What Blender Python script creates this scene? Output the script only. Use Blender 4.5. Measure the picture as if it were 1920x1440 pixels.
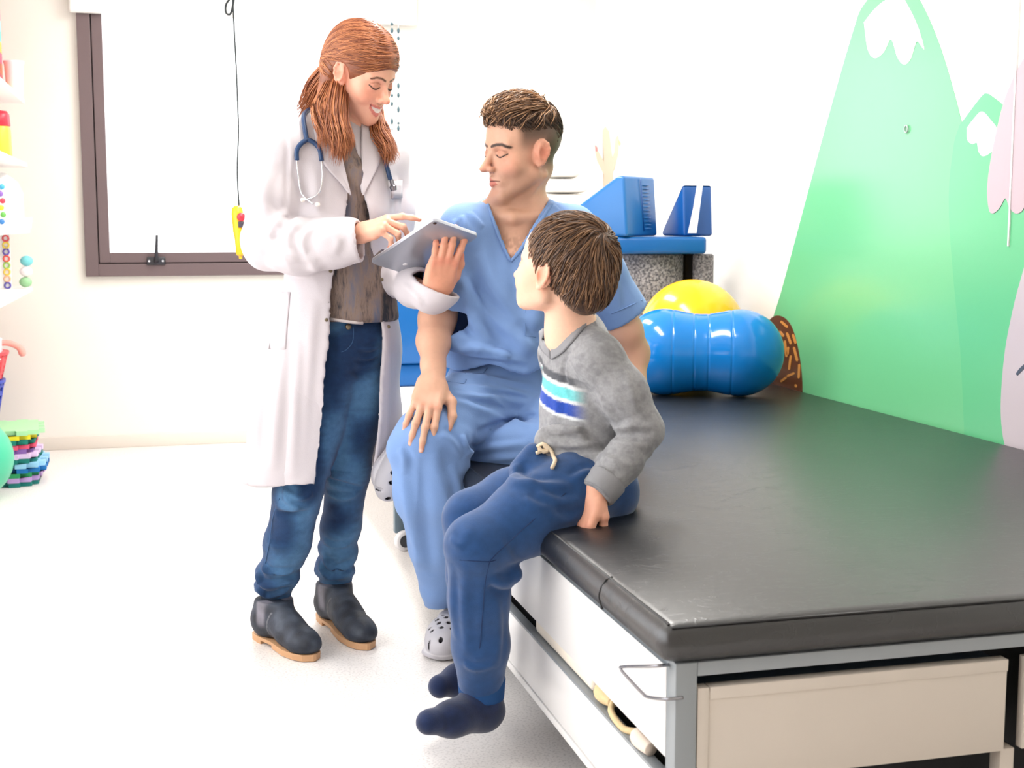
import bpy, bmesh, math, random
import numpy as np
from mathutils import Vector, Matrix
for o in list(bpy.data.objects): bpy.data.objects.remove(o)
scene = bpy.context.scene
COL = scene.collection
# ------------------------------------------------------------------ camera
FPX, CAMH = 2504.0, 1.12
YAW, PITCH = math.radians(14.66), math.radians(6.83)
FW = np.array([math.sin(YAW)*math.cos(PITCH), math.cos(YAW)*math.cos(PITCH), -math.sin(PITCH)])
RT = np.array([math.cos(YAW), -math.sin(YAW), 0.0])
UP = np.cross(RT, FW)
CAM = np.array([0, 0, CAMH])
cd = bpy.data.cameras.new('camera'); cam = bpy.data.objects.new('camera', cd); COL.objects.link(cam)
cd.sensor_width = 36; cd.sensor_fit = 'HORIZONTAL'; cd.lens = FPX*36/1920; cd.clip_start = .05
cam.matrix_world = Matrix(((RT[0], UP[0], -FW[0], 0), (RT[1], UP[1], -FW[1], 0), (RT[2], UP[2], -FW[2], CAMH), (0, 0, 0, 1)))
cd.dof.use_dof = True; cd.dof.focus_distance = 3.3; cd.dof.aperture_fstop = 8
scene.camera = cam
# ------------------------------------------------------------------ light
wd = bpy.data.worlds.new('world'); scene.world = wd; wd.use_nodes = True
wd.node_tree.nodes['Background'].inputs[0].default_value = (0.97, 0.985, 1, 1)
wd.node_tree.nodes['Background'].inputs[1].default_value = 4.2
def area(name, loc, rot, sx, sy, power, color=(1, 1, 1)):
    l = bpy.data.lights.new(name, 'AREA'); l.shape = 'RECTANGLE'; l.size = sx; l.size_y = sy; l.energy = power; l.color = color
    o = bpy.data.objects.new(name, l); COL.objects.link(o); o.location = loc; o.rotation_euler = rot
    return o
area('ceiling_lamp_light', (0.9, 3.6, 2.62), (0, 0, 0), 0.3, 1.25, 55, (1, .97, .93))
area('ceiling_lamp_light', (0.9, 5.6, 2.62), (0, 0, 0), 0.3, 1.25, 55, (1, .97, .93))
vs = scene.view_settings
scene.display_settings.display_device = 'sRGB'
vs.view_transform = 'Standard'; vs.look = 'None'; vs.gamma = 1; vs.use_curve_mapping = False
vs.exposure = 0.0
# ------------------------------------------------------------------ projection helpers (photo pixel -> place)
def ray(x, y): return FW + RT*(x-960)/FPX + UP*(720-y)/FPX
def P(x, y, t):
    """point seen at photo pixel (x, y) at horizontal distance t along the viewing heading"""
    r = ray(x, y); fh = r[0]*math.sin(YAW)+r[1]*math.cos(YAW)
    return CAM + r*t/fh
def PL(x, y, ax, v):
    r = ray(x, y); return CAM + r*(v-CAM[ax])/r[ax]
HF = np.array([math.sin(YAW), math.cos(YAW), 0]); UZ = np.array([0, 0, 1.0])
def nrm(v): v = np.asarray(v, float); return v/np.linalg.norm(v)
# ------------------------------------------------------------------ materials
def lin(c):
    return tuple(((v/255)/12.92 if v/255 <= .04045 else ((v/255+.055)/1.055)**2.4) for v in c)
MATS = {}
def mat(name, rgb, rough=.5, spec=.5, metal=0, bump=None, var=None, coat=0, sheen=0, sss=0, vcol=False, emit=None):
    """rgb 0-255; bump=(scale,strength[,stretch xyz]); var=(scale,amount)"""
    if name in MATS: return MATS[name]
    m = bpy.data.materials.new(name); m.use_nodes = True; MATS[name] = m
    nt = m.node_tree; b = nt.nodes['Principled BSDF']; L = nt.links.new
    col = (*lin(rgb), 1)
    b.inputs['Base Color'].default_value = col
    b.inputs['Roughness'].default_value = rough; b.inputs['Specular IOR Level'].default_value = spec
    b.inputs['Metallic'].default_value = metal; b.inputs['Coat Weight'].default_value = coat
    b.inputs['Sheen Weight'].default_value = sheen
    if sss:
        b.inputs['Subsurface Weight'].default_value = sss; b.inputs['Subsurface Scale'].default_value = .012
        b.inputs['Subsurface Radius'].default_value = (1, .35, .2)
    tc = nt.nodes.new('ShaderNodeTexCoord')
    src = None
    if vcol:
        a = nt.nodes.new('ShaderNodeAttribute'); a.attribute_name = 'Col'; src = a.outputs['Color']
    if var:
        n = nt.nodes.new('ShaderNodeTexNoise'); n.inputs['Scale'].default_value = var[0]; n.inputs['Detail'].default_value = 4
        L(tc.outputs['Object'], n.inputs['Vector'])
        mr = nt.nodes.new('ShaderNodeMapRange'); mr.inputs['From Min'].default_value = .3; mr.inputs['From Max'].default_value = .7
        mr.inputs['To Min'].default_value = 1-var[1]; mr.inputs['To Max'].default_value = 1+var[1]
        L(n.outputs['Fac'], mr.inputs['Value'])
        mx = nt.nodes.new('ShaderNodeVectorMath'); mx.operation = 'SCALE'
        if src: L(src, mx.inputs[0])
        else: mx.inputs[0].default_value = col[:3]
        L(mr.outputs['Result'], mx.inputs['Scale']); src = mx.outputs['Vector']
    if src: L(src, b.inputs['Base Color'])
    if bump:
        n = nt.nodes.new('ShaderNodeTexNoise'); n.inputs['Scale'].default_value = bump[0]; n.inputs['Detail'].default_value = 3
        if len(bump) > 2:
            mp = nt.nodes.new('ShaderNodeMapping'); mp.inputs['Scale'].default_value = bump[2]
            L(tc.outputs['Object'], mp.inputs['Vector']); L(mp.outputs['Vector'], n.inputs['Vector'])
        else: L(tc.outputs['Object'], n.inputs['Vector'])
        bp = nt.nodes.new('ShaderNodeBump'); bp.inputs['Strength'].default_value = bump[1]; bp.inputs['Distance'].default_value = .01
        L(n.outputs['Fac'], bp.inputs['Height']); L(bp.outputs['Normal'], b.inputs['Normal'])
    return m
# ------------------------------------------------------------------ object helpers
def tag(o, label=None, cat=None, group=None, kind=None):
    if label: o['label'] = label
    if cat: o['category'] = cat
    if group: o['group'] = group
    if kind: o['kind'] = kind
    return o
def put(o, parent=None, m=None):
    COL.objects.link(o)
    if parent is not None:
        o.parent = parent
        o.matrix_parent_inverse = parent.matrix_world.inverted()
    if m is not None: o.data.materials.append(m)
    return o
def empty(name, loc, label=None, cat=None, group=None):
    o = bpy.data.objects.new(name, None); COL.objects.link(o); o.location = loc; o.empty_display_size = .05
    o.matrix_world = Matrix.Translation(Vector(loc))
    return tag(o, label, cat, group)
def mesh(name, V, F, m=None, parent=None, smooth=True, cols=None):
    me = bpy.data.meshes.new(name); me.from_pydata([tuple(map(float, v)) for v in V] if not isinstance(V, np.ndarray) else V.tolist(), [], F if isinstance(F, list) else F.tolist())
    if smooth: me.polygons.foreach_set('use_smooth', [True]*len(me.polygons))
    if cols is not None:
        at = me.color_attributes.new('Col', 'FLOAT_COLOR', 'POINT')
        c4 = np.ones((len(V), 4), np.float32); c4[:, :3] = cols
        at.data.foreach_set('color', c4.ravel())
    me.update()
    return put(bpy.data.objects.new(name, me), parent, m)
def bm_obj(name, bm, m=None, parent=None, smooth=False):
    me = bpy.data.meshes.new(name); bmesh.ops.recalc_face_normals(bm, faces=bm.faces); bm.to_mesh(me); bm.free()
    if smooth:
        me.polygons.foreach_set('use_smooth', [True]*len(me.polygons))
        me.set_sharp_from_angle(angle=math.radians(40))
    return put(bpy.data.objects.new(name, me), parent, m)
def bm_box(bm, lo, hi, bev=0, seg=2, R=None, piv=None):
    r = bmesh.ops.create_cube(bm, size=1)
    vs_ = r['verts']; lo = np.array(lo, float); hi = np.array(hi, float)
    for v in vs_:
        v.co = Vector(((lo+hi)/2 + np.array(v.co)*(hi-lo)))
    if bev:
        es = list({e for v in vs_ for e in v.link_edges})
        g = bmesh.ops.bevel(bm, geom=es, offset=bev, segments=seg, profile=.5, affect='EDGES')
        vs_ = list({v for f in g['faces'] for v in f.verts} | {v for v in vs_ if v.is_valid})
    if R is not None:
        bmesh.ops.rotate(bm, verts=vs_, cent=Vector(piv if piv is not None else (lo+hi)/2), matrix=R)
    return vs_
def box(name, lo, hi, m, parent=None, bev=0, seg=2, R=None, piv=None):
    bm = bmesh.new(); bm_box(bm, lo, hi, bev, seg, R, piv)
    return bm_obj(name, bm, m, parent, smooth=bev > 0)
def spline(pts, n):
    """Catmull-Rom through pts (any columns), n samples"""
    pts = np.array(pts, float)
    if len(pts) == 2: return pts[0]+(pts[1]-pts[0])*np.linspace(0, 1, n)[:, None]
    q = np.vstack([2*pts[0]-pts[1], pts, 2*pts[-1]-pts[-2]])
    u = np.linspace(0, len(pts)-1-1e-9, n); i = u.astype(int); t = (u-i)[:, None]
    a, b, c, d = q[i], q[i+1], q[i+2], q[i+3]
    return .5*(2*b+(c-a)*t+(2*a-5*b+4*c-d)*t**2+(3*b-a-3*c+d)*t**3)
def tube_vf(pts, rad, sides=8, cap=True, closed=False):
    pts = np.array(pts, float); n = len(pts)
    rad = np.full(n, rad) if np.isscalar(rad) else np.array(rad, float)
    tan = np.gradient(pts, axis=0) if not closed else np.roll(pts, -1, 0)-np.roll(pts, 1, 0)
    tan /= np.linalg.norm(tan, axis=1)[:, None]+1e-12
    ref = np.array([0, 0, 1.0]) if abs(tan[0][2]) < .9 else np.array([1.0, 0, 0])
    u = np.cross(tan[0], ref); u /= np.linalg.norm(u); V = []
    a = np.linspace(0, 2*np.pi, sides, endpoint=False)
    for i in range(n):
        u = u-tan[i]*(u@tan[i]); u /= np.linalg.norm(u); w = np.cross(tan[i], u)
        V.append(pts[i]+rad[i]*(np.cos(a)[:, None]*u+np.sin(a)[:, None]*w))
    V = np.vstack(V); F = []
    for i in range(n if closed else n-1):
        for j in range(sides):
            k = (j+1) % sides; i2 = (i+1) % n
            F.append([i*sides+j, i*sides+k, i2*sides+k, i2*sides+j])
    if cap and not closed:
        F.append(list(range(sides))[::-1]); F.append([(n-1)*sides+j for j in range(sides)])
    return V, F
def tube(name, pts, rad, m, parent=None, sides=10, closed=False):
    V, F = tube_vf(pts, rad, sides, True, closed); return mesh(name, V, F, m, parent)
def lathe(name, prof, m, parent=None, seg=40, M=None):
    """prof: list of (r,z); M 4x4 placing"""
    a = np.linspace(0, 2*np.pi, seg, endpoint=False); V = []; F = []
    for r, z in prof: V += [(r*math.cos(t), r*math.sin(t), z) for t in a]
    n = len(prof)
    for i in range(n-1):
        for j in range(seg):
            k = (j+1) % seg; F.append([i*seg+j, i*seg+k, (i+1)*seg+k, (i+1)*seg+j])
    if prof[0][0] > 1e-4: F.append(list(range(seg))[::-1])
    if prof[-1][0] > 1e-4: F.append([(n-1)*seg+j for j in range(seg)])
    V = np.array(V)
    if M is not None: V = V@np.array(M)[:3, :3].T+np.array(M)[:3, 3]
    o = mesh(name, V, F, m, parent); o.data.set_sharp_from_angle(angle=math.radians(50)); return o
def frame_z(o, z, x=(1, 0, 0)):
    z = nrm(z); x = np.array(x, float); x = x-z*(x@z); x = nrm(x); y = np.cross(z, x)
    M = np.eye(4); M[:3, 0] = x; M[:3, 1] = y; M[:3, 2] = z; M[:3, 3] = o; return M
def prism(name, poly, ax, v, th, m, parent=None, bev=0):
    """extrude a planar polygon (list of 3-D points lying in plane axis=v) by th along the axis"""
    bm = bmesh.new(); off = Vector([th if i == ax else 0 for i in range(3)])
    vs0 = [bm.verts.new(Vector(p)) for p in poly]; vs1 = [bm.verts.new(Vector(p)+off) for p in poly]
    bm.faces.new(vs0); bm.faces.new(vs1[::-1])
    for i in range(len(poly)):
        j = (i+1) % len(poly); bm.faces.new([vs0[i], vs1[i], vs1[j], vs0[j]])
    if bev:
        bmesh.ops.bevel(bm, geom=list(bm.edges), offset=bev, segments=3, profile=.5, affect='EDGES')
    bmesh.ops.triangulate(bm, faces=[f for f in bm.faces if len(f.verts) > 4])
    return bm_obj(name, bm, m, parent, smooth=bev > 0)
# ================================================================== THE ROOM
XW, YB, ZC, XL = 2.275, 6.95, 2.66, -1.15
def floor_mat():
    m = mat('floor_vinyl', (236, 231, 227), .38, .45)
    nt = m.node_tree; b = nt.nodes['Principled BSDF']; L = nt.links.new
    tc = nt.nodes.new('ShaderNodeTexCoord'); v = nt.nodes.new('ShaderNodeTexNoise'); v.inputs['Scale'].default_value = 170; v.inputs['Detail'].default_value = 3
    cr = nt.nodes.new('ShaderNodeValToRGB'); cr.color_ramp.elements[0].position = .36; cr.color_ramp.elements[1].position = .5
    cr.color_ramp.elements[0].color = (*lin((214, 209, 205)), 1); cr.color_ramp.elements[1].color = (*lin((236, 231, 227)), 1)
    L(tc.outputs['Object'], v.inputs['Vector']); L(v.outputs['Fac'], cr.inputs['Fac']); L(cr.outputs['Color'], b.inputs['Base Color'])
    return m
M_WALL = mat('wall_paint_gloss', (243, 241, 236), .22, .5, bump=(260, .02))
M_WALLB = mat('wall_paint', (243, 239, 232), .55, .3)
def S(o): return tag(o, kind='structure')
S(box('floor', (XL-.2, -1.6, -.1), (XW+.2, YB+.2, 0), floor_mat()))
S(box('ceiling', (XL-.2, -1.6, ZC), (XW+.2, YB+.2, ZC+.1), M_WALLB))
S(box('wall_right', (XW, -1.6, 0), (XW+.2, YB+.2, ZC), M_WALL))
wx0, wx1, wz0, wz1 = -.362, 1.07, .862, 2.33      # window opening in the back wall
bm = bmesh.new()
bm_box(bm, (XL-.2, YB, 0), (wx0, YB+.2, ZC)); bm_box(bm, (wx1, YB, 0), (XW, YB+.2, ZC))
bm_box(bm, (wx0, YB, 0), (wx1, YB+.2, wz0)); bm_box(bm, (wx0, YB, wz1), (wx1, YB+.2, ZC))
S(bm_obj('wall_back', bm, M_WALLB))
bm = bmesh.new()                                    # left wall with a wide daylight window nearer the camera
bm_box(bm, (XL-.2, -1.6, 0), (XL, YB, .55)); bm_box(bm, (XL-.2, -1.6, 2.45), (XL, YB, ZC))
bm_box(bm, (XL-.2, 4.9, .55), (XL, YB, 2.45)); bm_box(bm, (XL-.2, -1.6, .55), (XL, .7, 2.45))
S(bm_obj('wall_left', bm, mat('wall_paint_pink', (244, 228, 222), .55, .3)))
S(box('wall_rear', (XL-.2, -1.8, 0), (XW+.2, -1.6, ZC), M_WALLB))
S(box('baseboard_back', (XL, YB-.014, 0), (XW, YB, .065), mat('baseboard_vinyl', (232, 224, 214), .5), bev=.003))
# window 1
M_FR = mat('bronze_aluminium', (112, 96, 98), .4, .5, .35)
M_GR = mat('gasket_black', (25, 24, 28), .6)
win = empty('window_1', (.4, YB, wz0)); tag(win, kind='structure')
def frame_ring(name, x0, x1, z0, z1, w, y0, y1, m):
    bm = bmesh.new()
    bm_box(bm, (x0, y0, z0), (x0+w, y1, z1), .002); bm_box(bm, (x1-w, y0, z0), (x1, y1, z1), .002)
    bm_box(bm, (x0+w, y0, z0), (x1-w, y1, z0+w), .002); bm_box(bm, (x0+w, y0, z1-w), (x1-w, y1, z1), .002)
    return bm_obj(name, bm, m, win)
frame_ring('outer_frame', wx0, wx1, wz0, wz1, .062, YB-.035, YB+.05, M_FR)
frame_ring('gasket', wx0+.062, wx1-.062, wz0+.062, wz1-.062, .006, YB-.012, YB+.045, M_GR)
frame_ring('sash', wx0+.067, wx1-.067, wz0+.067, wz1-.067, .05, YB-.024, YB+.04, M_FR)
gm = bpy.data.materials.new('window_glass'); gm.use_nodes = True; nt = gm.node_tree; nt.nodes.clear()
out = nt.nodes.new('ShaderNodeOutputMaterial'); mx = nt.nodes.new('ShaderNodeMixShader'); tr = nt.nodes.new('ShaderNodeBsdfTransparent'); gl = nt.nodes.new('ShaderNodeBsdfGlossy')
gl.inputs['Roughness'].default_value = .02; mx.inputs[0].default_value = .06; tr.inputs[0].default_value = (.98, .99, .99, 1)
nt.links.new(tr.outputs[0], mx.inputs[1]); nt.links.new(gl.outputs[0], mx.inputs[2]); nt.links.new(mx.outputs[0], out.inputs[0])
box('pane', (wx0+.11, YB+.005, wz0+.11), (wx1-.11, YB+.011, wz1-.11), gm, win)
hx = PL(293, 500, 1, YB-.03)[0]; hz = wz0+.075
M_HB = mat('handle_black', (40, 40, 48), .35)
hd = box('handle', (hx-.045, YB-.048, hz-.02), (hx+.045, YB-.03, hz+.02), M_HB, win, .004)
tube('handle_lever', spline([(hx, YB-.05, hz), (hx+.002, YB-.075, hz+.025), (hx+.008, YB-.08, hz+.13)], 10), np.linspace(.011, .007, 10), M_HB, hd)
for s in (-1, 1):
    lathe('screw', [(0, .003), (.005, .002), (.006, 0)], mat('screw_steel', (220, 220, 225), .25, .5, .9), hd, 12, frame_z((hx+s*.033, YB-.048, hz), (0, -1, 0)))
o = box('roller_blind', (wx0-.03, YB-.075, 2.128), (1.30, YB-.037, 2.40), mat('blind_white', (246, 245, 242), .6), None, .012, 3)  # right end extended past the window to hang the chains from
tag(o, 'white roller blind cassette across the top of the window, extended right to hold the chains', 'blind')
# beaded blind chains at the window's right edge
M_CH = mat('chain_dark_teal', (60, 92, 104), .4); M_CH2 = mat('chain_pale', (190, 200, 205), .4)
ch = empty('blind_chain', (1.2, YB-.1, 1.55), 'dark beaded blind chain hanging at the window edge behind the woman', 'blind chain')
random.seed(3)
for k, px in enumerate((735, 747)):
    V = []; F = []; y = 42
    p0 = PL(px, 32, 1, YB-.08)
    tube('cord', [p0, PL(px+1, 250, 1, YB-.08)], .0016, M_CH2, ch, 6)
    while y < 250:
        ln = random.uniform(4, 13)
        if not (k == 0 and 70 < y < 150) and random.random() < .75:
            a = PL(px, y, 1, YB-.08); b_ = PL(px, y+ln, 1, YB-.08)
            tube('bead', [a, (a+b_)/2, b_], [.004, .008, .004], M_CH, ch, 8)
        y += ln+random.uniform(2, 9)
# ------------------------------------------------------------------ painted shapes on the right wall (thin vinyl)
def decal(name, pts, rgb, layer, label, group=None, rough=.22, parent=None, smooth=True, n=6):
    w = [PL(x, y, 0, XW) for x, y in pts]
    if smooth:
        q = np.array(w+[w[0]]); w = list(spline(q, len(w)*n)[:-1])
    th = .0012*(layer+1)
    poly = [(XW-th, p[1], p[2]) for p in w]
    o = prism(name, poly, 0, XW-th, th-.0002, mat('vinyl_%d_%d_%d' % rgb, rgb, rough, .5, bump=(260, .02)), parent)
    if label: tag(o, label, 'wall decal', group)
    return o
GREEN = (108, 188, 134)
decal('wall_decal', [(1380, 800), (1452, 590), (1490, 455), (1530, 305), (1570, 160), (1602, 52), (1616, 15), (1645, -18), (1680, -32), (1712, -18), (1738, 25), (1765, 92), (1790, 175), (1812, 262), (1830, 330), (1845, 420), (1870, 620), (1900, 1000), (1650, 1000)], GREEN, 0, 'tall pale green mountain painted on the right wall with a white snow cap', n=5)
decal('wall_decal', [(1621, 42), (1640, 18), (1662, 0), (1688, -8), (1703, 10), (1722, 50), (1734, 92), (1722, 78), (1716, 88), (1708, 112), (1696, 121), (1684, 108), (1672, 74), (1658, 98), (1641, 109), (1628, 92)], (246, 246, 244), 1, 'white snow cap on the tall green mountain on the wall', n=5)
decal('wall_decal', [(1800, 235), (1820, 208), (1840, 182), (1850, 175), (1864, 183), (1890, 208), (1930, 280), (1990, 420), (2050, 1050), (1840, 1000), (1800, 640), (1780, 400), (1788, 280)], (98, 184, 132), .5, 'smaller green mountain at the right edge with a small white cap', n=5)
decal('wall_decal', [(1814, 240), (1826, 224), (1842, 209), (1858, 224), (1872, 246), (1866, 278), (1846, 293), (1836, 284), (1833, 268), (1824, 270), (1815, 262)], (246, 246, 244), 1, 'small white snow cap on the smaller green mountain', n=5)
decal('wall_decal', [(1990, 20), (1925, 105), (1898, 155), (1880, 205), (1862, 285), (1853, 350), (1856, 392), (1864, 400), (1876, 390), (1887, 372), (1894, 388), (1905, 400), (1918, 396), (1935, 372), (1960, 400), (1990, 390)], (186, 166, 174), 2, 'pinkish lilac mountain top cut off by the photo\'s right edge', n=5)
decal('wall_decal', [(1990, 380), (1935, 470), (1914, 530), (1899, 590), (1886, 660), (1879, 740), (1880, 800), (1890, 850), (1910, 900), (1990, 920)], (188, 178, 184), 2, 'grey lilac rounded shape low on the wall at the right edge', n=5)
decal('wall_decal', [(1907, 701), (1913, 692), (1930, 676), (1932, 682), (1917, 697), (1910, 704)], (70, 80, 95), 3, 'short dark curved stroke on the grey lilac wall shape', smooth=False)
bush = decal('wall_decal', [(1400, 800), (1425, 640), (1440, 605), (1455, 592), (1472, 596), (1486, 614), (1497, 652), (1504, 700), (1505, 745), (1500, 800)], (96, 54, 32), 1, 'brown rounded bush with orange dashes painted behind the balls', n=5)
for (a, b_, c, d) in [(1466, 603, 1477, 613), (1477, 625, 1484, 644), (1488, 628, 1493, 643), (1490, 652, 1496, 676), (1479, 652, 1478, 664), (1484, 668, 1481, 692), (1500, 684, 1499, 708), (1470, 630, 1464, 622), (1473, 640, 1476, 668), (1478, 705, 1490, 700), (1466, 715, 1475, 708), (1493, 722, 1494, 725)]:
    p, q = np.array((a, b_)), np.array((c, d)); dv = (q-p)/np.linalg.norm(q-p); nn = np.array((-dv[1], dv[0]))*2.1
    decal('dash', [tuple(p+nn), tuple(p-dv*2), tuple(p-nn), tuple(q-nn), tuple(q+dv*2), tuple(q+nn)], (208, 140, 70), 2, None, parent=bush, smooth=False)
tree = decal('wall_decal', [(1132, 372), (1132, 300), (1130, 245), (1135, 237), (1142, 246), (1149, 300), (1150, 372)], (214, 190, 168), 0, 'pale beige branching tree painted near the room corner', smooth=False)
decal('branch', [(1134, 330), (1120, 302), (1116, 284), (1120, 281), (1130, 298), (1137, 312)], (214, 190, 168), .2, None, parent=tree, smooth=False)
decal('branch', [(1147, 328), (1145, 305), (1152, 285), (1154, 260), (1159, 253), (1161, 262), (1159, 290), (1152, 318)], (214, 190, 168), .2, None, parent=tree, smooth=False)
decal('leaf', [(1116, 272), (1120, 276), (1121, 284), (1117, 284)], (226, 120, 120), 1, None, parent=tree, smooth=False)
decal('leaf', [(1160, 262), (1164, 268), (1163, 274), (1160, 270)], (222, 190, 140), 1, None, parent=tree, smooth=False)
s1 = PL(1908, 120, 0, XW); s2 = PL(1903, 462, 0, XW)
o = box('trim_1', (XW-.006, s1[1]-.003, s2[2]), (XW-.0001, s1[1]+.003, 2.6), mat('trim_white', (244, 242, 240), .4)); S(o)
hk = PL(1700, 242, 0, XW-.004)
a = np.linspace(0, 2*np.pi, 20, endpoint=False)
o = tube('wall_hook', np.stack([np.full(20, XW-.006), hk[1]+.009*np.cos(a), hk[2]+.011*np.sin(a)], 1), .0025, mat('hook_grey', (170, 185, 180), .4), None, 6, True)
tag(o, 'tiny grey ring screwed into the green wall', 'wall hook')
# ------------------------------------------------------------------ black treatment platform
BX, BY0, BY1, BZ = .735, 1.845, 4.885, .513
bed = empty('treatment_table', (1.5, 3.0, 0), 'wide black vinyl treatment platform with white drawers below', 'treatment table')
def vinyl_mat():
    m = mat('black_vinyl', (18, 19, 23), .37, 1.0)
    nt = m.node_tree; b = nt.nodes['Principled BSDF']; L = nt.links.new
    tc = nt.nodes.new('ShaderNodeTexCoord')
    w = nt.nodes.new('ShaderNodeTexNoise'); w.inputs['Scale'].default_value = 5; w.inputs['Detail'].default_value = 5; w.inputs['Distortion'].default_value = 1.2
    mp = nt.nodes.new('ShaderNodeMapping'); mp.inputs['Rotation'].default_value = (0, 0, .6); mp.inputs['Scale'].default_value = (2.2, 6.5, 1)
    L(tc.outputs['Object'], mp.inputs['Vector']); L(mp.outputs['Vector'], w.inputs['Vector'])
    r = nt.nodes.new('ShaderNodeValToRGB'); e = r.color_ramp.elements; e[0].position = .485; e[0].color = (0, 0, 0, 1); e[1].position = .5; e[1].color = (1, 1, 1, 1)
    e2 = r.color_ramp.elements.new(.515); e2.color = (0, 0, 0, 1)
    L(w.outputs['Fac'], r.inputs['Fac'])
    n2 = nt.nodes.new('ShaderNodeTexNoise'); n2.inputs['Scale'].default_value = 60; L(tc.outputs['Object'], n2.inputs['Vector'])
    ad = nt.nodes.new('ShaderNodeMath'); ad.operation = 'MULTIPLY_ADD'; ad.inputs[1].default_value = .08; L(n2.outputs['Fac'], ad.inputs[0]); L(r.outputs['Color'], ad.inputs[2])
    bp = nt.nodes.new('ShaderNodeBump'); bp.inputs['Strength'].default_value = .16; bp.inputs['Distance'].default_value = .004
    L(ad.outputs[0], bp.inputs['Height']); L(bp.outputs['Normal'], b.inputs['Normal'])
    return m
M_VIN = vinyl_mat()
M_WH = mat('drawer_white', (232, 230, 228), .32, .5, bump=(300, .03))
M_GREY = mat('frame_grey', (150, 156, 160), .4, .5, .2)
M_CREAM = mat('panel_cream', (214, 204, 192), .45)
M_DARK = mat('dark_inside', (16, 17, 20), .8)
NX = 1.34                                            # the platform narrows behind the man
outl = [(BX-.018, BY0, .447), (XW-.004, BY0, .447), (XW-.004, BY1, .447), (NX, BY1, .447), (NX, 3.98, .447), (BX-.018, 3.98, .447)]
mt = prism('mattress', outl, 2, .447, BZ-.447, M_VIN, bed, bev=.03)
sm = [(BX+.004, BY0+.022, BZ-.008), (BX+.004, 3.96, BZ-.008)]
tube('piping', [(BX+.002, BY0+.02, BZ-.003), (BX+.002, 2.9, BZ-.003), (BX+.002, 3.96, BZ-.003)], .0022, M_VIN, mt, 8)
tube('piping', [(BX+.004, BY0+.012, BZ-.0065), (1.5, BY0+.012, BZ-.0065), (2.26, BY0+.012, BZ-.0065)], .0022, mat('vinyl_piping', (12, 12, 14), .4), mt, 8)
sy = PL(1132, 1090, 0, BX-.01)[1]
tube('seam', [(BX+.006, sy, BZ-.001), (BX-.006, sy, BZ-.006), (BX-.0145, sy, BZ-.018), (BX-.018, sy, BZ-.03), (BX-.018, sy, .476), (BX-.012, sy, .456)], .002, mat('vinyl_piping', (12, 12, 14), .4), mt, 6)
# frame
for (x0, y0) in ((.748, 1.862), (2.22, 1.862), (.748, 3.90), (2.22, 4.78)):
    box('post', (x0, y0, 0), (x0+.036, y0+.04, .447), M_GREY, bed, .002)
box('end_rail', (.784, 1.862, .424), (2.22, 1.892, .447), M_GREY, bed, .002)
box('side_rail', (.752, 1.902, .432), (.775, 3.90, .447), M_GREY, bed, .002)
box('leg', (1.338, 1.875, 0), (1.365, 1.905, .245), M_CREAM, bed, .002)
box('dark_filler', (.80, 1.95, .13), (2.2, 3.88, .42), M_DARK, bed)  # black box added as the shaded interior, blocks the view through
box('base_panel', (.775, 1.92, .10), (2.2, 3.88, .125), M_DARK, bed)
# drawers on the long side
d1 = empty('drawer', (.75, 2.5, .35)); d1.parent = bed; d1.matrix_parent_inverse = bed.matrix_world.inverted()
box('drawer_front', (.748, 1.903, .281), (.766, 3.2, .431), M_WH, d1, .002)
box('drawer_lip', (.7465, 1.903, .4315), (.77, 3.2, .4325), M_GREY, d1)
hq = [PL(x, y, 0, .722) for x, y in ((1225, 1249), (1170, 1250), (1164, 1254), (1175, 1268), (1205, 1300), (1216, 1307), (1248, 1311))]
tube('handle', spline([hq[0]+np.array((.028, 0, 0))]+hq+[hq[-1]+np.array((.028, 0, 0))], 60), .0028, mat('steel_wire', (150, 150, 155), .25, .5, .8), d1, 8)
d2 = empty('drawer', (.75, 2.5, .2)); d2.parent = bed; d2.matrix_parent_inverse = bed.matrix_world.inverted()
box('drawer_front', (.748, 1.903, .122), (.766, 3.2, .238), M_WH, d2, .002)
box('drawer_edge', (.7465, 1.903, .238), (.768, 3.2, .244), M_GREY, d2, .001)
box('drawer_skirt', (.747, 1.903, .103), (.768, 3.2, .119), M_WH, d2, .001)
for z0, z1 in ((.281, .431), (.122, .244)):
    d = empty('drawer', (.75, 3.5, z0)); d.parent = bed; d.matrix_parent_inverse = bed.matrix_world.inverted()
    box('drawer_front', (.748, 3.21, z0), (.766, 3.89, z1), M_WH, d, .002)
# end panel
ep = empty('drawer', (1.1, 1.86, .3)); ep.parent = bed; ep.matrix_parent_inverse = bed.matrix_world.inverted()
box('drawer_front', (.789, 1.866, .245), (1.338, 1.884, .398), M_CREAM, ep, .002)
box('front_lip', (.786, 1.864, .245), (.805, 1.886, .404), M_CREAM, ep, .001)
box('front_lip', (.807, 1.864, .384), (1.338, 1.886, .404), M_CREAM, ep, .001)
box('drawer_tray', (.80, 1.886, .392), (1.33, 1.94, .398), mat('tray_blue_grey', (86, 100, 118), .5), ep)
ep2 = empty('drawer', (1.8, 1.86, .3)); ep2.parent = bed; ep2.matrix_parent_inverse = bed.matrix_world.inverted()
box('drawer_front', (1.372, 1.866, .245), (2.21, 1.884, .404), M_CREAM, ep2, .002)
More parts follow.
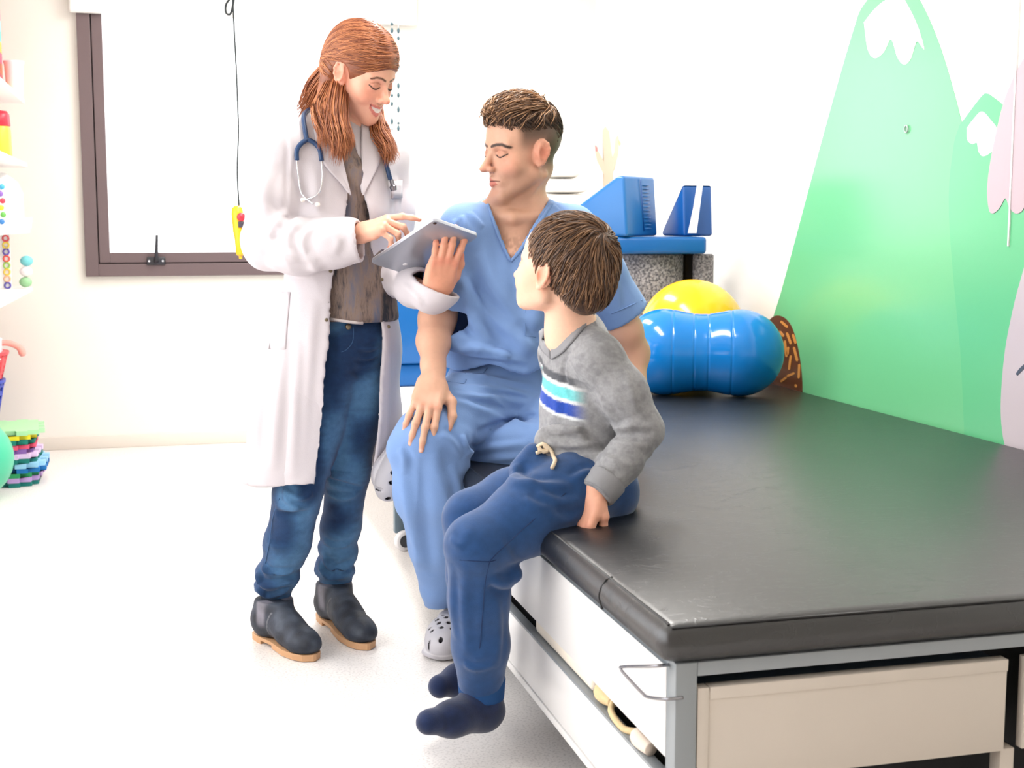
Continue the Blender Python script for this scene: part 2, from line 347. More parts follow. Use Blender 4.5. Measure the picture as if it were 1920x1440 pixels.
# things squeezed in the gap between the drawers
def blob(name, pts, rad, m, label, cat):
    pp = spline(pts, 24); rr = spline(np.array(rad)[:, None], 24)[:, 0]
    o = tube(name, pp, rr, m, None, 12); tag(o, label, cat); return o
y_ = lambda px, py: PL(px, py, 0, .76)[1]
o = box('foam_pad', (.757, y_(1112, 1285), .2445), (.80, y_(1005, 1170), .2805), mat('foam_ivory', (238, 228, 212), .7), None, .012, 3)
tag(o, 'ivory foam pad wedged in the gap between the two side drawers', 'foam pad')
M_TOY = mat('plush_beige', (222, 196, 150), .8, bump=(120, .2))
ya = y_(1128, 1305)
blob('plush_toy', [(.775, ya+.04, .262), (.762, ya, .264), (.765, ya-.05, .262)], [.006, .017, .010], M_TOY, 'round beige plush toy bulging out of the drawer gap', 'toy')
yb = y_(1165, 1350)
blob('cord_loop', [(.765, yb+.05, .275), (.748, yb+.02, .262), (.752, yb-.03, .250), (.765, yb-.06, .252)], [.005, .006, .006, .007], M_TOY, 'twisted beige cord hanging out of the drawer gap', 'cord')
yc = y_(1205, 1400)
blob('foam_toy', [(.765, yc+.03, .262), (.752, yc, .262), (.76, yc-.04, .256)], [.007, .014, .012], mat('foam_cream', (236, 220, 204), .7), 'cream rounded foam toy at the near end of drawer gap', 'toy')
# ------------------------------------------------------------------ white bench on casters with blue mats
bn = empty('bench', (1.05, 4.6, 0), 'white bench on grey caster legs behind the seated man', 'bench')
box('top', (.748, 4.0, .475), (1.325, 6.2, .515), mat('bench_white', (240, 238, 240), .45), bn, .006)
for x0 in (.752, 1.285):
    for y0 in (4.47, 6.1):
        lg = box('leg', (x0, y0, .06), (x0+.035, y0+.035, .475), mat('leg_slate', (92, 110, 122), .45), bn, .002)
        Mx = frame_z((x0+.030, y0-.014, .036), (.25, -1, 0), (0, 0, 1))
        lathe('caster_wheel', [(.012, -.012), (.030, -.012), (.036, -.006), (.036, .006), (.030, .012), (.012, .012)], mat('caster_white', (225, 222, 222), .4), lg, 24, Mx)
        lathe('caster_hub', [(0, -.0135), (.022, -.0135), (.022, .0135), (0, .0135)], mat('caster_dark', (60, 62, 66), .4), lg, 20, Mx)
M_BLUE = mat('blue_vinyl', (6, 90, 156), .35, .5, bump=(14, .25))
M_BLUE2 = mat('blue_vinyl_light', (34, 106, 172), .3, .5, bump=(10, .2))
o = box('gym_mat', (.79, 4.9, .516), (1.30, 5.15, .60), M_BLUE, None, .012, 3); tag(o, 'lower blue padded block lying on the white bench', 'gym mat')
o = box('gym_mat', (.785, 4.88, .602), (1.31, 5.15, .865), M_BLUE, None, .012, 3); tag(o, 'tall upper blue padded block stacked on the white bench', 'gym mat')
o = box('gym_mat', (.68, 5.75, 0), (.745, 6.15, .14), M_BLUE, None, .01, 3); tag(o, 'small blue foam block on the floor left of bench leg', 'gym mat')
# box added as a support under the rolls, pads and wedges
cb = empty('roll_support', (1.8, 5.6, 0), 'low white cabinet behind the treatment platform', 'support')
box('body', (1.36, 4.9, 0), (2.26, 6.25, .50), mat('support_white', (240, 240, 240), .5), cb, .004)
box('support_top', (1.355, 4.895, .50), (2.262, 6.255, .513), mat('support_white', (240, 240, 240), .5), cb, .003)
def roll(name, px, py, t, r, z1, m, label):
    c = P(px, py, t); n = 90; th = np.linspace(0, 2*np.pi*3.2, n); rr = np.linspace(.03, r, n)
    prof = [(0, .514), (r-.006, .514), (r, .52), (r, z1-.006), (r-.006, z1), (0, z1-.002)]
    o = lathe(name, prof, m, None, 48, frame_z((c[0], c[1], 0), (0, 0, 1))); tag(o, label, 'foam roll'); return c
def foam_grey():
    m = mat('foam_grey', (128, 126, 128), .75, .3, bump=(90, .5)); nt = m.node_tree; b = nt.nodes['Principled BSDF']
    tc = nt.nodes.new('ShaderNodeTexCoord'); n = nt.nodes.new('ShaderNodeTexNoise'); n.inputs['Scale'].default_value = 110; n.inputs['Detail'].default_value = 2
    cr = nt.nodes.new('ShaderNodeValToRGB'); cr.color_ramp.elements[0].position = .35; cr.color_ramp.elements[0].color = (*lin((78, 77, 82)), 1); cr.color_ramp.elements[1].position = .65; cr.color_ramp.elements[1].color = (*lin((158, 154, 154)), 1)
    nt.links.new(tc.outputs['Object'], n.inputs['Vector']); nt.links.new(n.outputs['Fac'], cr.inputs['Fac']); nt.links.new(cr.outputs['Color'], b.inputs['Base Color'])
    return m
M_FG = foam_grey()
roll('foam_roll', 1217, 520, 5.47, .138, 1.0, M_FG, 'thick speckled grey foam roll standing under the blue pad')
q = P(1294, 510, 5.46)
o = box('gap_filler', (q[0]-.018, q[1]-.0, .514), (q[0]+.022, q[1]+.16, 1.0), mat('gap_black', (26, 26, 28), .9), None, .006); tag(o, 'black block filling the dark gap between the grey foam rolls', 'gap filler')  # black block added to stand for the shaded gap between the rolls
roll('foam_roll', 1318, 520, 5.42, .042, 1.0, M_FG, 'slim grey foam roll standing beside the white wall')
pa = P(1150, 452, 5.3); 
c = P(1228, 450, 5.42)
o = box('blue_pad', (c[0]-.2, c[1]-.14, 1.003), (c[0]+.19, c[1]+.2, 1.07), M_BLUE, None, .014, 3, Matrix.Rotation(-YAW*.8, 3, 'Z')); tag(o, 'flat blue pad lying on top of the grey foam roll', 'pad')
def wedge(name, o_, u, length, height, width, top, m, label):
    u = nrm(u); v = np.array([-u[1], u[0], 0])
    if v@RT < 0: v = -v
    prof = [(0, 0), (.018, height), (top, height), (length, .02), (length, 0)]
    bm = bmesh.new(); A = [bm.verts.new(Vector(o_+u*a+UZ*z)) for a, z in prof]; B = [bm.verts.new(Vector(o_+u*a+UZ*z+v*width)) for a, z in prof]
    bm.faces.new(A); bm.faces.new(B[::-1])
    for i in range(len(prof)):
        j = (i+1) % len(prof); bm.faces.new([A[i], B[i], B[j], A[j]])
    bmesh.ops.bevel(bm, geom=list(bm.edges), offset=.012, segments=3, profile=.5, affect='EDGES')
    o = bm_obj(name, bm, m, None, True); tag(o, label, 'wedge cushion'); return o
wo = P(1176, 436, 5.25)
wg = wedge('wedge_cushion', np.array([wo[0], wo[1], 1.072]), -RT*.80+HF*.60, .40, .235, .235, .05, M_BLUE2, 'large blue wedge cushion with a sloping left face')
w2 = P(1283, 438, 5.32)
wg2 = wedge('wedge_cushion', np.array([w2[0], w2[1], 1.072]), -RT*.35+HF*.94, .2, .2, .13, .03, mat('blue_vinyl_deep', (6, 76, 146), .35, .5), 'small dark blue wedge cushion with a white strap')
sp = [P(1307, 346, 5.30), P(1318, 347, 5.30), P(1312, 390, 5.30), P(1306, 437, 5.29), P(1290, 437, 5.29), P(1300, 390, 5.30)]
bm = bmesh.new(); A = [bm.verts.new(Vector(p)) for p in sp]; B = [bm.verts.new(Vector(p+HF*.006)) for p in sp]; bm.faces.new(A); bm.faces.new(B[::-1])
for i in range(6): bm.faces.new([A[i], B[i], B[(i+1) % 6], A[(i+1) % 6]])
bm_obj('strap', bm, mat('strap_white', (235, 235, 238), .4), wg2)
# stitched gathers on the large wedge's front
vv = nrm(np.array([.60*RT[i]+.80*HF[i] for i in range(3)])); uu = nrm(-RT*.80+HF*.60)
base = np.array([wo[0], wo[1], 1.072])
tube('stitch_line', [base+vv*.125-uu*.001+UZ*.02, base+vv*.115+uu*.012+UZ*.225], .002, mat('blue_vinyl_deep', (6, 76, 146), .35, .5), wg, 6)
for k in range(13):
    q = base+vv*.13+uu*(.0+.014*k/13)+UZ*(.03+.185*k/13)
    tube('gather', [q, q+vv*.03-uu*.001, q+vv*.055], [.001, .0032, .001], M_BLUE2, wg, 6)
# white cushions piled in the corner on an added tall cabinet
tc_ = box('cushion_support', (1.62, 6.33, 0), (2.20, 6.93, 1.16), mat('support_white', (240, 240, 240), .5), None, .006); tag(tc_, 'tall plain white cabinet added in the far corner to hold up the cushions', 'support')
def cushion(px0, px1, py0, py1, t, label, rot=0):
    a = P(px0, py1, t); b_ = P(px1, py0, t); c = (a+b_)/2; hw = np.linalg.norm((b_-a)@RT)/2; hh = (b_[2]-a[2])/2
    bm = bmesh.new(); bmesh.ops.create_uvsphere(bm, u_segments=32, v_segments=16, radius=1)
    for v in bm.verts:
        p = np.array(v.co); e = .5
        p = np.sign(p)*np.abs(p)**e; q = c+RT*p[0]*hw+HF*p[1]*.17+UZ*(p[2]*hh); v.co = Vector(q)
    o = bm_obj('white_cushion', bm, mat('cushion_white', (240, 236, 230), .7), None, True); tag(o, label, 'cushion'); return o
cushion(1000, 1105, 364, 394, 6.72, 'lowest white cushion of the corner pile, mostly behind the man')
cushion(1010, 1100, 336, 363, 6.72, 'middle white cushion of the corner pile')
cushion(1016, 1088, 289, 335, 6.72, 'plump top white cushion of the corner pile')
# ------------------------------------------------------------------ exercise balls
c1 = PL(1388, 661, 2, .668); c2 = c1-RT*.265+HF*.035; ax = nrm((c1-c2)*np.array([1, 1, 0]))
R1 = .154; prof = []; sep = np.linalg.norm((c1-c2)[:2])
for s in np.linspace(-R1, sep+R1, 221):
    d1_ = math.sqrt(max(R1**2-s**2, 0)) if s < 0 else (math.sqrt(max(R1**2-(s-sep)**2, 0)) if s > sep else None)
    if d1_ is None: d1_ = R1-.017*math.sin(math.pi*s/sep)**2
    prof.append((max(d1_, 1e-5), s))
for i, (r, z) in enumerate(prof):
    for g in (.03, .105, .155, .235):
        prof[i] = (prof[i][0]-.0020*math.exp(-((z-g)/.0028)**2)*(1 if i % 1 == 0 else 0), z)
pm = mat('ball_blue', (8, 118, 198), .14, .55)
pn = lathe('peanut_ball', prof, pm, None, 64, frame_z((c2[0], c2[1], .513+R1), ax, (0, 0, 1)))
tag(pn, 'shiny blue peanut-shaped exercise ball on the black platform', 'exercise ball')
for f_ in pn.data.polygons: f_.use_smooth = True
# small dark printed mark low on the front of the right lobe
cc1 = np.array([c2[0], c2[1], .513+R1])+ax*sep
def onball(px, py):
    r = nrm(ray(px, py)); oc = CAM-cc1; b_ = r@oc; d_ = b_*b_-(oc@oc-R1*R1); return CAM+r*(-b_-math.sqrt(max(d_, 0)))
for seg in ([(1355, 716), (1359, 721), (1360, 728)], [(1361, 714), (1363, 722), (1362, 733), (1366, 737)], [(1357, 726), (1362, 727), (1367, 724)]):
    tube('printed_mark', [onball(*q)+nrm(CAM-cc1)*.0002 for q in seg], .0016, mat('print_black', (20, 24, 50), .4), pn, 6)
RY = .2; yc_ = PL(1364, 636, 2, .513+RY)
yx = min(yc_[0], XW-RY-.004); ysh = max(yc_[1], cc1[1]+.365)
bm = bmesh.new(); bmesh.ops.create_uvsphere(bm, u_segments=64, v_segments=32, radius=RY)
o = bm_obj('exercise_ball', bm, mat('ball_yellow', (250, 190, 20), .18, .5), None, True); o.location = (yx, ysh, .513+RY)
for f_ in o.data.polygons: f_.use_smooth = True
tag(o, 'round yellow exercise ball behind the blue peanut ball', 'exercise ball')
# ------------------------------------------------------------------ hoist control on its cable
pd = empty('hoist_control', P(450, 482, 5.2), 'yellow hand control with red button hanging on a thin black cable', 'hoist control')
T_ = 5.2
cab = spline([P(436, -60, T_), P(437, 10, T_), P(443, 130, T_), P(447, 240, T_), P(445, 320, T_), P(448, 386, T_)], 50)
tube('cable', cab, .0032, mat('cable_black', (22, 30, 34), .5), pd, 8)
lp = spline([P(436, -8, T_), P(424, 8, T_), P(424, 24, T_), P(432, 26, T_), P(437, 8, T_), P(441, -20, T_)], 30)
tube('cable_loop', lp, .0042, mat('cable_black', (22, 30, 34), .5), pd, 8)
lp = spline([P(446, -14, T_), P(450, 12, T_), P(459, 16, T_), P(465, 6, T_), P(462, -14, T_)], 24)
tube('ring', lp, .005, mat('ring_white', (225, 220, 214), .5), pd, 8)
M_YEL = mat('control_yellow', (250, 186, 30), .4)
a = P(444, 386, T_); b_ = P(451, 480, T_)
Mc = frame_z((a+b_)/2, a-b_, RT); L_ = np.linalg.norm(a-b_)
prof = [(.001, -L_/2), (.012, -L_/2+.002), (.017, -L_/2+.01), (.018, -.03), (.022, 0), (.023, L_/2-.03), (.020, L_/2-.008), (.010, L_/2), (.001, L_/2)]
o = lathe('control_body', prof, M_YEL, pd, 28, Mc)
q = P(455, 407, T_)-HF*.022; lathe('red_button', [(.001, .006), (.012, .005), (.0165, 0), (.0165, -.012)], mat('button_red', (235, 50, 66), .35), pd, 24, frame_z(q, -HF+RT*.5))
q = P(454, 420, T_); vs_ = box('switch', q-RT*.010-HF*.026-UZ*.014, q+RT*.010-HF*.0+UZ*.010, mat('switch_dark', (66, 60, 70), .4), pd, .003)
lathe('end_tip', [(.001, -.012), (.006, -.01), (.007, 0)], M_YEL, pd, 16, frame_z(b_, UZ))
# ------------------------------------------------------------------ toy shelves at the left edge
sh = empty('toy_shelf', (-1.0, 6.0, 0), 'white wall shelf unit with toys at the left edge', 'shelf')
M_SH = mat('shelf_white', (246, 240, 238), .5)
for zz in (1.69, 1.40, 1.10, .83):
    box('shelf_board', (XL+.001, 4.95, zz-.022), (-.585, 6.6, zz), M_SH, sh, .004)
box('side_panel', (XL+.001, 6.6, .8), (-.75, 6.62, 2.3), M_SH, sh, .003)
def at_shelf(px, z, Y): q = PL(px, 400, 1, Y); return q[0]
def carton(x0, x1, y0, y1, z0, z1, cols, label, cat='game box'):
    n = len(cols); e = empty('game_box', ((x0+x1)/2, (y0+y1)/2, z0), label, cat)
    for i, cc in enumerate(cols):
        box('printed_band', (x0, y0, z0+(z1-z0)*i/n), (x1, y1, z0+(z1-z0)*(i+1)/n), mat('print_%d_%d_%d' % cc, cc, .45), e)
    return e
gb = carton(-.95, -.672, 6.30, 6.58, 1.692, 2.08, [(250, 205, 60), (232, 92, 110), (240, 120, 70), (235, 80, 120), (250, 190, 70), (120, 205, 200), (170, 220, 240), (240, 120, 160)], 'tall colourful printed game box on the top shelf')
for k in range(5):
    for j in range(3):
        lathe('printed_dot', [(0, .0012), (.010, .001), (.0105, 0)], mat('print_dot_%d' % (k % 3), [(255, 230, 120), (255, 245, 240), (60, 170, 190)][k % 3], .45), gb, 12, frame_z((-.690-.05*j, 6.30, 1.75+.065*k), (0, -1, 0)))
o = lathe('storage_tub', [(.0, 0), (.034, 0), (.042, .14), (.045, .145), (.045, .155), (0, .158)], mat('tub_white', (238, 236, 244), .4), None, 24, frame_z((-.615, 6.5, 1.865), UZ)); tag(o, 'small translucent white tub beside the printed box, upper left', 'tub')
o.location.z = -.173
bt = empty('toy_bottle', (-.67, 6.4, 1.402), 'yellow toy bottle with a red cap on the second shelf', 'bottle')
lathe('bottle_body', [(0, 0), (.05, 0), (.052, .01), (.05, .13), (.044, .15)], mat('bottle_yellow', (250, 220, 70), .35), bt, 28, frame_z((-.68, 6.4, 1.402), UZ))
lathe('cap', [(.046, .148), (.05, .152), (.046, .2), (.036, .215), (0, .22)], mat('cap_red', (230, 50, 70), .35), bt, 28, frame_z((-.68, 6.4, 1.402), UZ))
# white toy helmet shape on third shelf
tw = empty('toy_drum', (-.66, 6.3, 1.102), 'white rounded toy with colourful dots on the third shelf', 'toy')
lathe('toy_body', [(0, 0), (.11, 0), (.12, .02), (.12, .15), (.10, .2), (.05, .24), (0, .245)], mat('toy_white', (244, 243, 242), .35), tw, 36, frame_z((-.70, 6.3, 1.102), UZ))
for k, cc in enumerate([(60, 130, 200), (110, 190, 90), (250, 215, 60), (230, 70, 90), (150, 110, 200), (80, 180, 220)]):
    a_ = -1.25+.06*(k % 2); p = np.array([-.70+.1215*math.cos(a_), 6.3+.1215*math.sin(a_), 1.13+.03*k])
    lathe('dot', [(0, .003), (.010, .002), (.012, 0)], mat('dot_%d' % k, cc, .4), tw, 14, frame_z(p, p-np.array([-.70, 6.3, p[2]])))
o = lathe('toy_cup', [(0, 0), (.03, 0), (.036, .05), (.034, .05), (.028, .004), (0, .004)], mat('cup_white', (248, 246, 238), .4), None, 24, frame_z((-.60, 6.5, 1.1005), (0, 0, 1))); tag(o, 'little white cup shape sticking out at the shelf end', 'cup')
# ring strip panel hanging below the third shelf
rs = empty('ring_strip', (-.66, 5.95, .85), 'hanging strip of colourful rings below the third shelf', 'toy strip')
box('backing', (-.76, 6.40, .832), (-.655, 6.41, 1.075), mat('strip_white', (248, 246, 244), .5), rs)
for k, cc in enumerate([(90, 80, 170), (250, 190, 150), (250, 205, 80), (160, 200, 90), (230, 90, 80), (110, 90, 180), (250, 220, 80), (225, 80, 90)]):
    a_ = np.linspace(0, 2*np.pi, 20, endpoint=False)
    tube('ring', np.stack([-.672+.0125*np.cos(a_), np.full(20, 6.396), .846+.030*k+.0125*np.sin(a_)], 1), .004, mat('ring_%d' % k, cc, .4), rs, 6, True)
for k, (z, cc) in enumerate([(.832, (150, 200, 150)), (.875, (245, 236, 238)), (.93, (120, 205, 210))]):
    bm = bmesh.new(); bmesh.ops.create_icosphere(bm, subdivisions=3, radius=.026)
    for v in bm.verts: v.co.z *= .92; v.co.x *= 1.08
    o = bm_obj('toy_ball', bm, mat('small_toy_%d' % k, cc, .5), None, True); o.location = (-.60+.004*k, 6.45, .858+.048*k)
    tag(o, ['small green toy at the bottom of the little pile, lowest shelf', 'small white toy in the middle of the little pile', 'small turquoise toy on top of the little pile'][k], 'toy')
# baskets
def basket(name, c, r0, r1, h, rgb, label):
    e = empty(name, c, label, 'basket'); m = mat('basket_%d' % rgb[0], rgb, .4)
    M = frame_z(c, UZ)
    for k in range(6):
        z = h*(k+.5)/6.; r = r0+(r1-r0)*z/h
        lathe('band', [(r-.004, z-.010), (r, z-.010), (r+.001, z+.010), (r-.004, z+.010)], m, e, 36, M)
    lathe('rim', [(r1-.006, h-.008), (r1+.008, h-.008), (r1+.009, h+.006), (r1-.006, h+.006)], m, e, 36, M)
    for k in range(18):
        a_ = 2*math.pi*k/18; d = np.array([math.cos(a_), math.sin(a_), 0])
        tube('rib', [np.array(c)+d*r0, np.array(c)+d*r1+UZ*h], .005, m, e, 6)
    lathe('bottom', [(0, 0), (r0, 0), (r0, .006), (0, .006)], m, e, 36, M)
    return e
bc = PL(-62, 760, 1, 6.55)
basket('toy_basket', (bc[0], 6.55, .17), .12, .165, .23, (60, 80, 190), 'blue slatted plastic basket at the left edge of photo')
basket('toy_basket', (bc[0]+.005, 6.55, .410), .15, .18, .12, (232, 80, 90), 'red plastic basket nested on top of the blue basket')
st = box('basket_stand', (bc[0]-.16, 6.4, 0), (bc[0]+.12, 6.7, .168), M_SH, None, .006); tag(st, 'low white stand under the plastic baskets at left edge', 'stand')
q = np.array([bc[0]+.18, 6.55, .53])
o = tube('toy_cane', spline([q+(-.07, 0, .03), q+(0, 0, .045), q+(.06, 0, .02), q+(.075, 0, -.02)], 16), [.014]*10+[.016, .017, .018, .018, .016, .008], mat('handle_pink', (250, 170, 160), .45), None, 10); tag(o, 'pale pink curved toy handle sticking out of the red basket', 'toy')
o = box('white_box', (bc[0]+.06, 6.47, .50), (bc[0]+.165, 6.56, .60), mat('box_white', (240, 238, 244), .5), None, .006); tag(o, 'small white box standing in the red basket', 'box')
# teal ball + foam tile stack
bm = bmesh.new(); bmesh.ops.create_uvsphere(bm, u_segments=40, v_segments=20, radius=.17)
gbp = PL(-48, 830, 1, 5.75); o = bm_obj('play_ball', bm, mat('ball_mint', (70, 190, 150), .35), None, True); o.location = (gbp[0]-.02, 5.75, .17)
tag(o, 'mint green play ball cut off by the left photo edge', 'play ball')
tcx, tcy = -.735, 6.15
TILE = [(14, 132, 126), (196, 160, 220), (40, 160, 96), (0, 112, 186), (150, 205, 240), (16, 128, 120), (226, 200, 236), (140, 100, 178), (240, 84, 120), (14, 130, 116), (248, 224, 40), (170, 222, 170)]
TN = ['dark teal bottom', 'lilac second-lowest', 'green third-lowest', 'blue fourth-lowest', 'pale blue fifth-lowest', 'dark teal middle', 'pale pink-lilac seventh', 'purple eighth', 'pink-red ninth', 'teal tenth', 'bright yellow second-topmost', 'pale green topmost']
def tile_outline(h, nt_, d):
    pts = []; g = h-d
    for side in range(4):
        for k in range(nt_*2+1):
            a0 = -g+2*g*k/(nt_*2+1); a1 = -g+2*g*(k+1)/(nt_*2+1); off = h if k % 2 else g
            for q in ((a0, a1-.006) if k % 2 == 0 else (a0, a1)):
                pts.append([(q, -off), (off, q), (-q, off), (-off, -q)][side])
    return pts
ol = tile_outline(.185, 3, .025)
random.seed(5)
for k, cc in enumerate(TILE):
    sft = (.028 if k in (3, 4) else 0)+random.uniform(-.014, .014); rz = random.uniform(-.05, .05)+(.12 if k > 9 else 0)
    if k == 11: sft = .03
    ca, sa = math.cos(rz), math.sin(rz); z0 = .0005+k*.0202
    pts = [(tcx+sft+x*ca-y*sa, tcy+random.uniform(0, 0)+x*sa+y*ca, z0) for x, y in ol]
    o = prism('foam_tile', pts, 2, z0, .0198, mat('foam_tile_%d' % k, cc, .6))
    tag(o, TN[k]+' foam puzzle tile in the floor stack', 'foam tile', 'foam puzzle tiles stacked on the floor')
# ================================================================== implicit-surface modelling helpers (for people and clothes)
def smin(a, b, k):
    if k <= 0: return np.minimum(a, b)
    h = np.maximum(k-np.abs(a-b), 0)/k
    return np.minimum(a, b)-h*h*k*.25
def smax(a, b, k): return -smin(-a, -b, k)
class Sdf:
    def __init__(s, lo, hi, h, M=None):
        s.h = h; s.lo = np.array(lo, float); n = np.ceil((np.array(hi, float)-s.lo)/h).astype(int)+1; s.n = n
        s.ax = [(s.lo[i]+h*np.arange(n[i])).astype(np.float32) for i in range(3)]
        s.D = np.full(n, .5, np.float32); s.M = np.eye(4) if M is None else np.array(M); s.Mi = np.linalg.inv(s.M)
    def L(s, p): return s.Mi[:3, :3]@np.asarray(p, float)+s.Mi[:3, 3]
    def Ld(s, d): return s.Mi[:3, :3]@np.asarray(d, float)
    def sl(s, lo, hi):
        i0 = np.clip(np.floor((lo-s.lo)/s.h).astype(int), 0, s.n); i1 = np.clip(np.ceil((hi-s.lo)/s.h).astype(int)+1, 0, s.n)
        if np.any(i1 <= i0): return None, None
        S_ = tuple(slice(a, b) for a, b in zip(i0, i1))
        X = s.ax[0][S_[0]][:, None, None]; Y = s.ax[1][S_[1]][None, :, None]; Z = s.ax[2][S_[2]][None, None, :]
        return S_, (X, Y, Z)
    def put(s, S_, d, op, k):
        if op == 'u': s.D[S_] = smin(s.D[S_], d, k)
        elif op == 's': s.D[S_] = smax(s.D[S_], -d, k)
        elif op == 'i': s.D[S_] = smax(s.D[S_], d, k)
    def cone(s, a, b, ra, rb, k=.01, op='u', w=False, sq=None):
        """tapered capsule; sq=(dir, factor) thickens (factor>1) / flattens it along dir"""
        if w: a, b = s.L(a), s.L(b)
        a = np.asarray(a, float); b = np.asarray(b, float)
        m = max(ra, rb)*(max(1, sq[1]) if sq else 1)+k+4*s.h+.012
        S_, g = s.sl(np.minimum(a, b)-m, np.maximum(a, b)+m)
        if S_ is None: return s
        x, y, z = g[0]-a[0], g[1]-a[1], g[2]-a[2]; e = b-a
        if sq:
            dv = nrm(s.Ld(sq[0]) if w else sq[0]); f = 1/sq[1]-1; q = x*dv[0]+y*dv[1]+z*dv[2]
            x, y, z = x+dv[0]*q*f, y+dv[1]*q*f, z+dv[2]*q*f; qe = e@dv; e = e+dv*qe*f
        t = np.clip((x*e[0]+y*e[1]+z*e[2])/max(e@e, 1e-12), 0, 1)
        d = np.sqrt((x-t*e[0])**2+(y-t*e[1])**2+(z-t*e[2])**2)-(ra+t*(rb-ra))
        s.put(S_, d.astype(np.float32), op, k); return s
    def chain(s, pts, rad, k=.01, op='u', w=False, sq=None):
        for i in range(len(pts)-1): s.cone(pts[i], pts[i+1], rad[i], rad[i+1], k, op, w, sq)
        return s
    def ell(s, c, r, k=.01, op='u', R=None, w=False):
        if w: c = s.L(c)
        c = np.asarray(c, float); r = np.asarray(r, float); m = r.max()+k+4*s.h
        S_, g = s.sl(c-m, c+m)
        if S_ is None: return s
        x, y, z = g[0]-c[0], g[1]-c[1], g[2]-c[2]
        if R is not None:
            R = np.array(R); x, y, z = (x*R[0, i]+y*R[1, i]+z*R[2, i] for i in range(3))
        k0 = np.sqrt((x/r[0])**2+(y/r[1])**2+(z/r[2])**2); k1 = np.sqrt((x/r[0]**2)**2+(y/r[1]**2)**2+(z/r[2]**2)**2)
        s.put(S_, (k0*(k0-1)/np.maximum(k1, 1e-6)).astype(np.float32), op, k); return s
    def box(s, c, hf, R=None, rd=.005, k=.005, op='u', w=False):
        if w: c = s.L(c)
        c = np.asarray(c, float); m = np.linalg.norm(hf)+k+4*s.h
        S_, g = s.sl(c-m, c+m)
        if S_ is None: return s
        x, y, z = g[0]-c[0], g[1]-c[1], g[2]-c[2]
        if R is not None:
            R = np.array(R); x, y, z = (x*R[0, i]+y*R[1, i]+z*R[2, i] for i in range(3))
        qx, qy, qz = np.abs(x)-hf[0]+rd, np.abs(y)-hf[1]+rd, np.abs(z)-hf[2]+rd
        d = np.sqrt(np.maximum(qx, 0)**2+np.maximum(qy, 0)**2+np.maximum(qz, 0)**2)+np.minimum(np.maximum(qx, np.maximum(qy, qz)), 0)-rd
        s.put(S_, d.astype(np.float32), op, k); return s
    def sample(s, p):
        q = (np.asarray(p)-s.lo)/s.h; q = np.clip(q, 0, s.n-1.001); i = q.astype(int); t = q-i; r = 0
        for a in (0, 1):
            for b in (0, 1):
                for c_ in (0, 1):
                    r = r+(t[:, 0] if a else 1-t[:, 0])*(t[:, 1] if b else 1-t[:, 1])*(t[:, 2] if c_ else 1-t[:, 2])*s.D[i[:, 0]+a, i[:, 1]+b, i[:, 2]+c_]
        return r
    def grid(s): return s.ax[0][:, None, None], s.ax[1][None, :, None], s.ax[2][None, None, :]
    def plane(s, o, n, k=.002, w=False, op='i'):
        """keep the side opposite to n"""
        if w: o, n = s.L(o), s.Ld(n)
        n = nrm(n); X, Y, Z = s.grid(); d = (X-o[0])*n[0]+(Y-o[1])*n[1]+(Z-o[2])*n[2]
        s.D = smax(s.D, d, k).astype(np.float32) if op == 'i' else smax(s.D, -d, k).astype(np.float32); return s
    def shell(s, t): s.D = np.maximum(s.D, -(s.D+t)); return s
    def mesh(s, smooth=1):
        D = np.pad(s.D, 1, constant_values=.5); ins = D < 0
        c = [ins[i:ins.shape[0]-1+i, j:ins.shape[1]-1+j, k:ins.shape[2]-1+k] for i in (0, 1) for j in (0, 1) for k in (0, 1)]
        al = np.logical_and.reduce(c); an = np.logical_or.reduce(c); cell = an & ~al
        idx = np.argwhere(cell); N = len(idx); vid = np.full(cell.shape, -1, np.int64); vid[tuple(idx.T)] = np.arange(N)
        corner = np.array([(i, j, k) for i in (0, 1) for j in (0, 1) for k in (0, 1)])
        val = np.stack([D[idx[:, 0]+a, idx[:, 1]+b, idx[:, 2]+c_] for a, b, c_ in corner], 1)
        acc = np.zeros((N, 3)); cnt = np.zeros(N)
        for a in range(8):
            for b in range(a+1, 8):
                if np.abs(corner[a]-corner[b]).sum() != 1: continue
                va, vb = val[:, a], val[:, b]; m = (va < 0) != (vb < 0)
                t = np.where(m, va/np.where(m, va-vb, 1), 0)
                acc += np.where(m[:, None], corner[a]+t[:, None]*(corner[b]-corner[a]), 0); cnt += m
        V = (idx-1+acc/cnt[:, None])*s.h+s.lo
        F = []
        sh = vid.shape
        for axis in range(3):
            A = ins[1:-1, 1:-1, 1:-1] if False else ins
            sl0 = [slice(None)]*3; sl1 = [slice(None)]*3; sl0[axis] = slice(0, -1); sl1[axis] = slice(1, None)
            a, b = ins[tuple(sl0)], ins[tuple(sl1)]
            e = np.argwhere(a != b); flip = a[tuple(e.T)]
            u, v = (axis+1) % 3, (axis+2) % 3
            ok = (e[:, u] > 0) & (e[:, v] > 0) & (e[:, u] < sh[u]) & (e[:, v] < sh[v]); e = e[ok]; flip = flip[ok]
            def g(du, dv):
                q = e.copy(); q[:, u] += du; q[:, v] += dv; return vid[tuple(q.T)]
            Q = np.stack([g(-1, -1), g(0, -1), g(0, 0), g(-1, 0)], 1)
            Q[~flip] = Q[~flip][:, ::-1]; F.append(Q)
        F = np.vstack(F); F = F[(F >= 0).all(1)]
        for _ in range(smooth): V = relax(V, F)
        V = V@s.M[:3, :3].T+s.M[:3, 3]
        if np.linalg.det(s.M[:3, :3]) < 0: F = F[:, ::-1]
        return V, F
